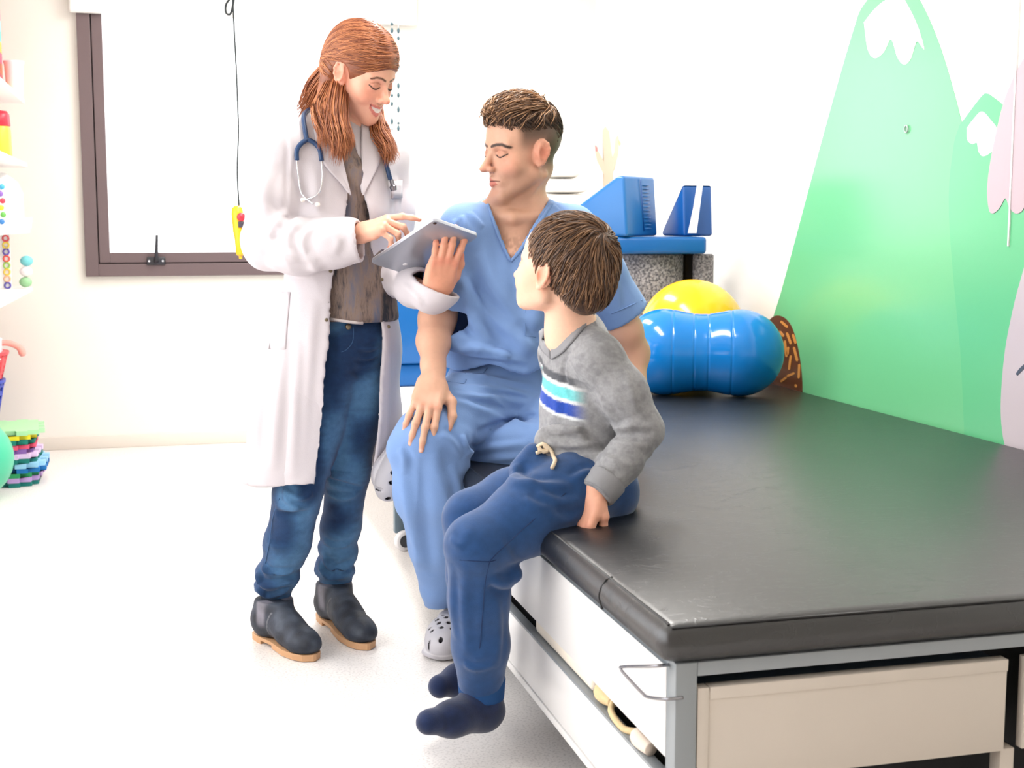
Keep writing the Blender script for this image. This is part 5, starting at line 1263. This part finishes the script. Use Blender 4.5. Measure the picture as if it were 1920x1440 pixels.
hp = hits(bS, [(1146, 588), (1165, 580), (1185, 571), (1204, 562)], .0008)
if len(hp) > 2: tube('sleeve_hem', spline(hp, 16), .0016, ML_, top, 6)
hp = hits(bS, [(914, 384), (922, 408), (932, 436), (944, 464), (957, 489)], .001)
if len(hp) > 2: tube('neckline', spline(hp, 30), .0042, M_SCR, top, 8)
hp = hits(bS, [(1034, 382), (1020, 404), (1005, 426), (988, 450), (974, 472), (958, 490)], .001)
if len(hp) > 2: tube('neckline', spline(hp, 30), .0042, M_SCR, top, 8)
hp = hits(bS, [(985, 575), (985, 630), (1004, 632)], .0006)
if len(hp) > 2: tube('pocket_seam', hp, .0014, ML_, top, 6)
# trousers
kR = P(800, 822, 3.30); hemR = P(826, 1132, 3.53)
s = Sdf(*bounds([P(860, 700, 3.7), P(1090, 720, 3.7), kR, hemR, P(740, 850, 3.2), P(1090, 870, 3.3)], .12), .005)
s.cone(P(915, 742, 3.58), P(975, 752, 3.62), .125, .125, .03, w=True); s.cone(P(936, 694, 3.565), P(940, 740, 3.57), .118, .13, .03, w=True, sq=(ftM, .85))
s.chain([P(905, 758, 3.52), P(860, 775, 3.42), kR], [.102, .092, .078], .03, w=True)
s.chain([kR, P(801, 920, 3.34), P(812, 1020, 3.42), P(823, 1100, 3.49), hemR-UZ*.02], [.078, .079, .064, .048, .040], .02, w=True)
for (x0, y0, x1, y1, r) in ((755, 858, 760, 950, .016), (800, 860, 815, 1040, .014), (850, 880, 845, 960, .012), (748, 840, 790, 835, .02), (862, 830, 868, 890, .018)):
    s.cone(P(x0, y0, 3.29), P(x1, y1, 3.34 if y1 < 1000 else 3.41), r, r*.5, .05, w=True)
s.chain([P(985, 775, 3.60), P(1070, 815, 3.40), P(1085, 832, 3.36)], [.095, .08, .072], .02, w=True)
s.chain([P(1085, 832, 3.36), P(960, 836, 3.40), P(872, 850, 3.48), P(815, 865, 3.52)], [.070, .062, .055, .048], .012, w=True)
s.plane(hemR, -UZ*1.0+RT*.05, w=True)
V, F = s.mesh(1)
V = fold(V, F, UZ*.9+RT*.25+HF*.3, 2.2, 17, .010, mask=near([P(890, 740, 3.42), P(930, 745, 3.42), P(970, 745, 3.45), P(870, 770, 3.4)], .085), seed=15, warp=1.1)
V = fold(V, F, UZ*.8-RT*.5, 2.5, 12, .006, mask=near([P(900, 840, 3.35), P(960, 830, 3.33), P(850, 840, 3.33)], .09), seed=16, warp=1.1)
V = fold(V, F, RT, 1.2, 14, .006, mask=near([P(800, 960, 3.3), P(810, 1040, 3.36), P(790, 900, 3.3)], .12), seed=17, warp=.7)
V = creases(V, F, [([(846, 700), (900, 704), (1003, 718)], .009, .012), ([(850, 735), (920, 742), (1003, 754)], .010, .012), ([(846, 747), (922, 766), (1003, 784)], .010, .012), ([(856, 720), (930, 726), (1000, 738)], .006, .010), ([(880, 760), (940, 782), (1000, 796)], .008, .012), ([(893, 806), (940, 790), (1003, 776)], -.010, .014),
    ([(828, 808), (850, 826), (870, 852)], .010, .014), ([(871, 815), (876, 832), (884, 845)], .010, .010), ([(868, 850), (900, 838), (990, 826)], .007, .012), ([(880, 868), (930, 856), (990, 852)], .006, .011), ([(752, 838), (764, 860), (762, 890)], .008, .014), ([(760, 880), (772, 960), (795, 1060)], .009, .022), ([(798, 860), (806, 960), (818, 1080)], -.009, .022), ([(842, 880), (846, 980), (850, 1100)], .008, .018), ([(820, 840), (832, 900), (838, 960)], .007, .018), ([(850, 870), (862, 900), (866, 930)], .006, .014)])
tr_ = qmesh('trousers', V, F, M_SCR, MN); tag(tr_, 'loose light blue scrub trousers'); bT = bvh(V, F)
for pts in ([(872, 700), (906, 700), (914, 690)], [(838, 716), (870, 720), (874, 712)], [(862, 838), (870, 880)]):
    hp = hits(bT, pts, .0008)
    if len(hp) > 2: tube('pocket_seam', hp, .0014, ML_, tr_, 6)
# clogs
M_CLOG = mat('clog_foam', (206, 203, 208), .55, .35, vcol=True)
def clog(M, label, holes, k=1.0):
    s = Sdf((-.075, -.02, -.01), (.075, .31, .13), .0024, M)
    s.ell((0, .205, .040), (.053, .085, .048), 0); s.cone((0, .06, .036), (0, .17, .046), .040, .046, .03)
    s.ell((0, .055, .040), (.040, .050, .040), .02)
    s.cone((0, .02, .05), (0, .06, .07), .036, .038, .02)
    s.cone((0, .05, .075), (0, .05, .16), .040, .044, .012, 's')
    so = [(0, .05, .012), (.004, .13, .012), (.004, .215, .013)]; s.chain(so, [.043, .042, .055], .01, sq=((0, 0, 1), .28))
    s.plane((0, 0, 0), (0, 0, -1), .003)
    for (hx_, hy_) in holes: s.cone((hx_, hy_, .055 if hy_ < .26 else .03), (hx_*1.1, hy_+.006, .13), .0050, .0056, .001, 's')
    V, F = s.mesh(1); Li = (V-M[:3, 3])@np.linalg.inv(M[:3, :3]).T; C = np.tile(lc((182, 180, 186)), (len(V), 1)); N_ = normals(V, F)@M[:3, :3]
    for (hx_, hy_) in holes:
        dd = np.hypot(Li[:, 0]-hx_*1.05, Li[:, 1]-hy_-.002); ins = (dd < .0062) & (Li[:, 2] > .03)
        C = np.where((dd < .0056)[:, None] & (Li[:, 2] > .03)[:, None], lc((40, 38, 44)), C)  # hole insides coloured dark for the shade in them
    C = mixc(C, lc((206, 204, 208)), .8*(np.abs(Li[:, 2]-.021) < .003)); 
    c_ = bpy.data.objects.new('clog', None); COL.objects.link(c_); c_.parent = MN; c_.matrix_parent_inverse = MN.matrix_world.inverted(); tag(c_, label)
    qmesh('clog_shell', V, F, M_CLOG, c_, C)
    sl = Sdf((-.075, -.02, -.01), (.075, .31, .06), .0035, M); sl.chain(so, [.0455, .0445, .0575], .01, sq=((0, 0, 1), .24)); sl.plane((0, 0, 0), (0, 0, -1), .002); sl.plane((0, 0, .016), (0, 0, 1), .002)
    V, F = sl.mesh(1); qmesh('clog_sole', V, F, mat('clog_sole', (176, 172, 178), .6), c_)
    return c_
HL = [(-.030, .165), (-.012, .158), (.010, .162), (.030, .170), (-.022, .188), (.0, .184), (.022, .190), (-.034, .208), (-.010, .210), (.014, .212), (.036, .214), (-.022, .234), (.004, .236), (.026, .238), (-.040, .240), (-.028, .268), (.0, .276), (.030, .268)]
tp = floor_pt(826, 1246); yd = nrm(-HF*.97-RT*.10); Mc = np.eye(4); Mc[:3, 1] = yd; Mc[:3, 2] = UZ; Mc[:3, 0] = np.cross(yd, UZ); Mc[:3, 3] = tp-yd*.285
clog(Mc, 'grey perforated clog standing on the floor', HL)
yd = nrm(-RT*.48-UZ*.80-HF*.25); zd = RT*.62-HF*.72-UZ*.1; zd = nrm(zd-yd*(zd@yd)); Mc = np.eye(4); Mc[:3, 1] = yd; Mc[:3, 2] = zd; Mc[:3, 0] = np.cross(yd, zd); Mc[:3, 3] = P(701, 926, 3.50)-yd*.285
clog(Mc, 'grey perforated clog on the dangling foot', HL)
# hair: long on top, cropped sides
rs = np.random.RandomState(21)
capc, capr = np.array((0, -.014, .052)), np.array((.075, .095, .083))
s = Sdf((-.12, -.15, -.08), (.12, .13, .17), .003, MM); s.ell(capc, capr, 0); s.ell((0, .03, .088), (.056, .055, .040), .03)
s.ell((0, .100, -.012), (.085, .062, .082), .010, 's')
for q in (-1, 1): s.cone((q*.092, .06, .024), (q*.092, -.05, .030), .030, .034, .012, 's')
s.plane((0, -.06, .005), (0, .35, -1), .02)
V, F = s.mesh(2); Li = (V-MM[:3, 3])@np.linalg.inv(MM[:3, :3]).T
st = vnoise(np.c_[Li[:, 0]*120, Li[:, 1]*16, Li[:, 2]*60]); C = mixc(np.tile(lc((62, 42, 30)), (len(V), 1)), lc((120, 84, 58)), sstep(.35, .8, st))
hairp = [(V, F, C)]
f = s.sample; n = 2600; pick = rs.choice(len(Li), n, replace=False); P0 = Li[pick]; ok = (P0[:, 2] > .005)
P0 = P0[ok]; n = len(P0); topw = sstep(.075, .105, P0[:, 2])*sstep(-.085, -.045, P0[:, 1]); sd = np.sign(P0[:, 0]); bend = rs.normal(-.12, .30, n)
def flow(p, d, t):
    fwd = np.c_[bend-p[:, 0]*3, np.ones(n), np.zeros(n)]; dn = np.c_[rs.normal(0, .08, n), np.full(n, -.75), np.full(n, -.8)]
    v = fwd*topw[:, None]+dn*(1-topw)[:, None]; return v/np.linalg.norm(v, axis=1)[:, None]
lf = np.where(topw > .5, rs.uniform(.002, .013, n), rs.uniform(.0006, .0045, n)); stp = np.where(topw > .5, rs.uniform(.005, .0085, n), rs.uniform(.0014, .0032, n))
A = strands(P0, np.zeros((n, 3)), f, 10, stp, lambda t: .0006+lf*math.sin(min(1, t*1.1)*2.5), None, flow=flow)
ok = ~((A[:, -1, 1] > .060) & (A[:, -1, 2] < .058)) & (np.linalg.norm(np.diff(A, axis=1), axis=2).max(1) < .018) & (A[:, -1, 2] > -.01); A = A[ok]; tw = topw[ok]
V, F, ow = strands_mesh(A@MM[:3, :3].T+MM[:3, 3], np.where(tw > .5, rs.uniform(.0010, .0018, len(A)), .0009)); hc_ = hair_cols(ow, len(A), (78, 52, 36), (182, 138, 100), rs); hd_ = hair_cols(ow, len(A), (48, 34, 26), (96, 68, 48), rs)
hairp.append((V, F, np.where((tw > .5)[ow][:, None], hc_, hd_)))
V, F, C = join(hairp); qmesh('hair', V, F, M_HAIR, MN, C)['label'] = 'short brown hair swept forward, cropped at the sides'
# ------------------------------------------------------------------ the boy
br = PL(1115, 960, 2, .513)
BO = empty('person', (br[0], br[1], .513), 'young boy in grey sweatshirt and navy joggers sitting on the platform edge', 'person')
SKB = (246, 198, 170)
MB = head_frame(P(1046, 508, 2.80), -124, 12, 0, .92)
s = head(MB, [(P(1066, 592, 2.83), .043), (P(1074, 628, 2.845), .050), (P(1086, 672, 2.865), .05)], 'boy', SKB)
skinB = [head_finish(s, MB, 'boy', SKB, (224, 130, 120), (120, 84, 60))]
wB = P(1116, 928, 2.67); kn = P(1098, 976, 2.655)
MH = hand_frame(wB, kn, -RT*.75-HF*.55+UZ*.1, 1, .74)
if MH[:3, 0]@HF > 0: MH[:3, 0] *= -1
skinB.append(make_hand(MH, [(1.0, 1.0, .5), (1.1, 1.0, .5), (1.2, 1.0, .5), (1.25, 1.0, .5)], [(.026, .02, -.010), (.036, .048, -.026), (.028, .070, -.042), (.016, .082, -.052)], [(P(1122, 912, 2.672), .022), (P(1134, 896, 2.68), .021)], skin=(238, 176, 148), red=(230, 138, 112), fat=1.12))
V, F, C = join(skinB); qmesh('body', V, F, M_SKIN, BO, C)
# sweatshirt
ltB = RT*math.cos(math.radians(-70))+HF*math.sin(math.radians(-70)); ftB = RT*math.sin(math.radians(-70))-HF*math.cos(math.radians(-70))
sL, eL_, wL_ = P(1122, 672, 2.765), P(1206, 806, 2.74), P(1116, 930, 2.665)
sR, eR_ = P(1050, 662, 2.965), P(1062, 800, 3.02)
pts = [P(1090, 690, 2.87), P(1092, 770, 2.87), P(1092, 850, 2.86), P(1098, 880, 2.85)]
s = Sdf(*bounds(pts+[sL, eL_, wL_, sR, eR_, P(1080, 590, 2.85), P(1010, 820, 2.8)], .10), .0040)
s.chain(pts, [.080, .083, .088, .090], .03, w=True, sq=(ltB, 1.3))
s.cone(P(1082, 632, 2.86), sL, .058, .047, .03, w=True); s.cone(P(1082, 632, 2.86), sR, .055, .045, .03, w=True)
s.chain([sL, P(1168, 735, 2.745), eL_], [.049, .047, .043], .025, w=True); s.chain([eL_, P(1165, 868, 2.705), wL_], [.043, .040, .036], .015, w=True)
s.chain([sR, eR_, P(1050, 880, 2.98)], [.046, .04, .036], .02, w=True)
for (x0, y0, x1, y1, r) in ((1015, 830, 1090, 832, .014), (1020, 850, 1110, 850, .012), (1030, 868, 1110, 868, .012), (1020, 812, 1080, 808, .010)): s.cone(P(x0, y0, 2.765), P(x1, y1, 2.735), r, r*.7, .03, w=True)
nk = P(1066, 606, 2.845); s.cone(nk+UZ*.05, nk-UZ*.004-RT*.008, .056, .046, .006, 's', w=True)
s.cone(P(1044, 612, 2.80), P(1030, 652, 2.775), .020, .004, .006, 's', w=True)          # V neck
cutball(s, P(1118, 928, 2.668), nrm(wL_-P(1165, 868, 2.705)), .06)
V, F = s.mesh(1)
V = fold(V, F, UZ+ftB*.1, 3, 20, .007, mask=near([P(1040, 840, 2.78), P(1080, 845, 2.75), P(1110, 850, 2.75)], .07), seed=31, warp=1.2)
V = fold(V, F, nrm(wL_-eL_)+UZ*.2, 7, 30, .0035, mask=near([eL_, P(1165, 868, 2.70), P(1190, 840, 2.71), P(1140, 900, 2.68)], .06), seed=32, warp=1.)
V = fold(V, F, nrm(eL_-sL)+RT*.5, 5, 14, .004, mask=near([P(1165, 735, 2.72), P(1190, 780, 2.72), P(1140, 700, 2.74)], .07), seed=33, warp=1.)
V = creases(V, F, [([(1010, 802), (1055, 800), (1095, 804)], .008, .010), ([(1022, 826), (1075, 830), (1128, 828)], .009, .010), ([(1020, 846), (1070, 852), (1130, 846)], .007, .010), ([(1050, 812), (1080, 810), (1096, 800)], -.006, .008), ([(1150, 812), (1190, 806), (1226, 808)], -.009, .010), ([(1152, 826), (1190, 830), (1215, 836)], .006, .009),
    ([(1076, 652), (1063, 675), (1060, 705), (1078, 745)], -.006, .008), ([(1175, 690), (1190, 730), (1200, 770)], .006, .014), ([(1140, 790), (1165, 800), (1185, 790)], .006, .011), ([(1120, 730), (1150, 780), (1170, 800)], .005, .014), ([(1130, 850), (1160, 862), (1190, 868)], .005, .009), ([(1120, 880), (1148, 890), (1172, 892)], .004, .008), ([(1040, 720), (1050, 760), (1046, 800)], .004, .014)])
q = V-CAM; d = q@FW; px_ = 960+FPX*(q@RT)/d
armd = np.minimum(poly_d(V, [sL, P(1168, 735, 2.745), eL_, wL_]), poly_d(V, [sR, eR_]))
o_ = P(1060, 750, 2.78); yb_ = (o_[2]-V[:, 2])/(2.78/FPX)+750-(V-o_)@ltB*160
C = np.tile(lc((152, 152, 154)), (len(V), 1)); C = mixc(C, lc((118, 118, 122)), .45*sstep(.4, .75, vnoise(V*np.array([90, 90, 130]))))
fm = sstep(.050, .054, armd)*sstep(-.02, .02, (V-o_)@ftB+.02)
for a, b_, cc in ((706, 722, (84, 86, 92)), (722, 729, (236, 238, 238)), (729, 749, (108, 204, 206)), (749, 755, (236, 240, 242)), (755, 778, (40, 74, 168)), (778, 783, (236, 240, 242))):
    C = mixc(C, lc(cc), fm*sstep(a-1.5, a+1.5, yb_)*sstep(b_+1.5, b_-1.5, yb_))
M_SW = cloth_mat('sweatshirt_jersey', (150, 150, 152), .9, (700, .12), (160, .10), vcol=True)
sw = qmesh('sweatshirt', V, F, M_SW, BO, C); tag(sw, 'grey marl sweatshirt with teal and blue chest stripes'); bW = bvh(V, F)
M_RIB = mat('rib_grey', (146, 146, 149), .9, .2, bump=(500, .2))
panel('neck_rib', ([(1100, 578), (1084, 600), (1064, 624), (1046, 646), (1036, 656)], [(1116, 586), (1098, 612), (1078, 638), (1056, 662), (1036, 674)]), bW, .003, .005, M_RIB, sw, 6, 12)
panel('neck_rib', ([(1019, 616), (1022, 640), (1034, 655)], [(1012, 622), (1016, 652), (1035, 673)]), bW, .003, .005, M_RIB, sw, 4, 8)
c_ = P(1130, 912, 2.675); dv = nrm(wL_-P(1165, 868, 2.705)); s = Sdf(*bounds([c_], .07), .004); s.cone(c_-dv*.022, c_+dv*.020, .0415, .0385, .002, w=True)
for e_, n_ in ((c_-dv*.022, -dv), (c_+dv*.020, dv)): s.plane(e_, n_, w=True)
V, F = s.mesh(1); qmesh('cuff', V, F, M_RIB, sw)
# joggers
M_JOG = cloth_mat('jogger_fleece', (32, 68, 116), .9, (600, .12), (60, .10), sheen=.3)
kL, aL = P(893, 1022, 2.615), P(903, 1292, 2.700); kR_, aR = P(884, 972, 2.80), P(898, 1240, 2.86)
s = Sdf(*bounds([P(1120, 900, 2.95), P(1160, 930, 2.7), kL, aL, kR_, aR, P(1090, 850, 2.85)], .12), .0054)
s.cone(P(1098, 908, 2.79), P(1085, 905, 2.93), .090, .090, .03, w=True); s.cone(P(1092, 865, 2.85), P(1098, 900, 2.85), .094, .098, .03, w=True, sq=(ltB, 1.25)); s.cone(P(1140, 925, 2.80), P(1120, 920, 2.92), .065, .07, .03, w=True)
s.chain([P(1075, 925, 2.74), P(985, 972, 2.675), kL], [.084, .074, .060], .025, w=True)
s.chain([kL, P(898, 1120, 2.655), P(902, 1210, 2.68), aL], [.060, .061, .057, .046], .02, w=True)
s.chain([P(1040, 915, 2.93), P(962, 940, 2.87), kR_], [.080, .070, .058], .02, w=True)
s.chain([kR_, P(888, 1080, 2.83), P(895, 1170, 2.845), aR], [.058, .055, .048, .042], .02, w=True)
for (x0, y0, x1, y1, r) in ((1000, 850, 975, 880, .02), (985, 900, 1010, 880, .016), (1010, 920, 1050, 900, .014), (930, 1085, 965, 1078, .014)): s.cone(P(x0, y0, 2.76 if y0 < 1000 else 2.62), P(x1, y1, 2.74 if y0 < 1000 else 2.63), r, r, .03, w=True)
cutball(s, P(903, 1308, 2.70), -UZ, .07); cutball(s, P(898, 1252, 2.86), -UZ, .07)
V, F = s.mesh(1)
V = fold(V, F, UZ*.7+ftB*.7, 3, 13, .007, mask=near([P(1010, 900, 2.72), P(1050, 890, 2.72), P(990, 880, 2.75), P(1060, 930, 2.68)], .08), seed=41, warp=1.2)
V = fold(V, F, UZ, 4, 20, .005, mask=near([P(945, 1090, 2.63), P(930, 1075, 2.63), P(860, 1040, 2.8)], .05), seed=42, warp=1.2)
V = fold(V, F, UZ+RT*.5, 4, 7, .0025, seed=43, warp=1.)
V = creases(V, F, [([(846, 1004), (858, 1016), (872, 1020)], .004, .010), ([(918, 1096), (940, 1106), (964, 1104)], -.010, .010), ([(922, 1080), (945, 1086), (966, 1080)], .007, .010), ([(892, 992), (876, 1012), (863, 1036)], .002, .014), ([(966, 886), (975, 903), (1069, 905)], .009, .014), ([(971, 868), (978, 892), (1011, 902)], .010, .012), ([(1070, 898), (1092, 884), (1112, 880)], .009, .011), ([(1010, 920), (1050, 935), (1090, 930)], .006, .012),
    ([(1030, 960), (1060, 970), (1090, 960)], .005, .011), ([(940, 1010), (960, 1040), (975, 1050)], .005, .012), ([(880, 1060), (876, 1150), (884, 1230)], .005, .016), ([(935, 1120), (940, 1180), (935, 1250)], .005, .014), ([(850, 1060), (853, 1140), (858, 1200)], .005, .014), ([(870, 1240), (890, 1250), (925, 1244)], .005, .009), ([(985, 930), (1010, 945), (1045, 950)], .005, .011)])
jo = qmesh('joggers', V, F, M_JOG, BO); tag(jo, 'navy blue fleece joggers with cuffed ankles'); bJ = bvh(V, F)
for pts in ([(1060, 925), (1000, 975), (940, 1030), (925, 1045), (918, 1053)], [(862, 1050), (890, 1052), (918, 1053), (930, 1050)], [(918, 1053), (910, 1090), (905, 1150), (900, 1210), (894, 1262)]):
    hp = hits(bJ, pts, .0004)
    if len(hp) > 2: tube('seam', spline(hp, 24), .0010, mat('jogger_seam', (24, 48, 88), .9), jo, 6)
for c_, r in ((P(903, 1288, 2.70), .0510), (P(898, 1236, 2.86), .0475)):
    s = Sdf(*bounds([c_], .08), .004); s.cone(c_+UZ*.024, c_-UZ*.026, r, r-.004, .002, w=True); s.plane(c_+UZ*.024, UZ, w=True); s.plane(c_-UZ*.026, -UZ, w=True)
    V, F = s.mesh(1); qmesh('ankle_cuff', V, F, mat('cuff_navy', (36, 74, 124), .9, .2, bump=(500, .2)), jo)
# drawstring
M_CORD = mat('cord_cream', (226, 206, 176), .8)
def oj(x, y, off=.006):
    a = hit(bJ, x, y, off); b_ = hit(bW, x, y, off)
    c_ = [q for q in (a, b_) if q is not None]; return min(c_, key=lambda q: np.linalg.norm(q-CAM)) if c_ else P(x, y, 2.7)
for pts in ([(1010, 836), (1022, 832), (1034, 842), (1040, 855), (1042, 868), (1036, 882)], [(1005, 852), (1018, 846), (1030, 840), (1022, 834)], [(1008, 842), (1016, 850), (1028, 846)]):
    tube('drawstring', spline([oj(*q) for q in pts], 24), .0042, M_CORD, jo, 8)
# socks
M_SOCK = mat('sock_navy', (24, 38, 72), .92, .2, bump=(600, .2), var=(40, .2), sheen=.3)
def sock(ank, heel, mid, toe, k=1.0):
    s = Sdf(*bounds([ank, heel, mid, toe], .08), .004); dn = UZ*.036*k
    s.cone(ank, heel+UZ*.012, .037*k, .033*k, .03, w=True); s.ell(heel, np.array((.030, .030, .028))*k, .03, w=True)
    s.chain([heel, mid, toe], [.029*k, .029*k, .026*k], .03, w=True); s.cone(ank-dn*.9, mid+UZ*.002, .029*k, .022*k, .04, w=True)
    V, F = s.mesh(2); V = fold(V, F, nrm(toe-heel), 6, 16, .0025, seed=51, warp=1.); return qmesh('sock', V, F, M_SOCK, BO)
sock(P(903, 1292, 2.70), P(908, 1338, 2.715), P(850, 1350, 2.635), P(802, 1355, 2.585))
sock(P(897, 1244, 2.86), P(898, 1272, 2.88), P(862, 1276, 2.835), P(824, 1287, 2.79), .92)
# hair: thick brown mop from the whorl
rs = np.random.RandomState(31)
capc, capr = np.array((0, -.034, .046)), np.array((.089, .106, .092))
s = Sdf((-.13, -.18, -.14), (.13, .12, .17), .003, MB); s.ell(capc, capr, 0); s.ell((0, -.085, -.020), (.062, .050, .062), .04)
s.ell((0, .112, -.035), (.095, .085, .080), .012, 's')
for q in (-1, 1): s.ell((q*.090, .008, -.040), (.034, .042, .046), .010, 's')
s.ell((0, .01, -.13), (.08, .085, .075), .012, 's')
V, F = s.mesh(2); Li = (V-MB[:3, 3])@np.linalg.inv(MB[:3, :3]).T
wh = np.array((-.012, -.105, .098))
rdv = Li-wh; ang = np.arctan2(rdv[:, 0], rdv[:, 1]); st = vnoise(np.c_[ang*22, np.linalg.norm(rdv, axis=1)*14, Li[:, 0]*12]+50)
C = mixc(np.tile(lc((56, 38, 28)), (len(V), 1)), lc((112, 80, 56)), sstep(.3, .8, st)); hairp = [(V, F, C)]
f1 = ellf(capc, capr); f2 = ellf((0, -.085, -.020), (.062, .050, .062)); f = lambda p: smin(f1(p), f2(p), .04)
n = 2600; dv = rs.randn(n, 3); dv /= np.linalg.norm(dv, axis=1)[:, None]; P0 = capc+dv*capr; ok = (P0[:, 2] > -.02) & ~((P0[:, 1] > .03) & (P0[:, 2] < .085)); P0 = P0[ok]; n = len(P0); sw_ = rs.normal(.35, .25, n)
def flow(p, d, t):
    g = p-wh; g /= np.linalg.norm(g, axis=1)[:, None]+1e-9; nn = (p-capc)/capr**2; nn /= np.linalg.norm(nn, axis=1)[:, None]
    v = g-nn*(g*nn).sum(1)[:, None]; v = v+np.cross(nn, v)*sw_[:, None]; v[:, 2] -= .25; return v/np.linalg.norm(v, axis=1)[:, None]
lf = rs.uniform(.001, .006, n)
A = strands(P0, np.zeros((n, 3)), f, 9, rs.uniform(.005, .0085, n), lambda t: .001+lf*math.sin(t*2.4), None, flow=flow)
e_ = A[:, -1]; bad = ((e_[:, 1] > .055) & (e_[:, 2] < .040)) | ((np.abs(e_[:, 0]) > .055) & (e_[:, 1] > -.028) & (e_[:, 2] < -.002)) | (e_[:, 2] < -.085) | ((e_[:, 1] > .03) & (e_[:, 2] < .012))
A = A[~bad]
V, F, ow = strands_mesh(A@MB[:3, :3].T+MB[:3, 3], rs.uniform(.0010, .0017, len(A))); hairp.append((V, F, hair_cols(ow, len(A), (60, 40, 30), (150, 112, 80), rs)))
V, F, C = join(hairp); qmesh('hair', V, F, M_HAIR, BO, C)['label'] = 'thick short brown hair with a crown whorl'
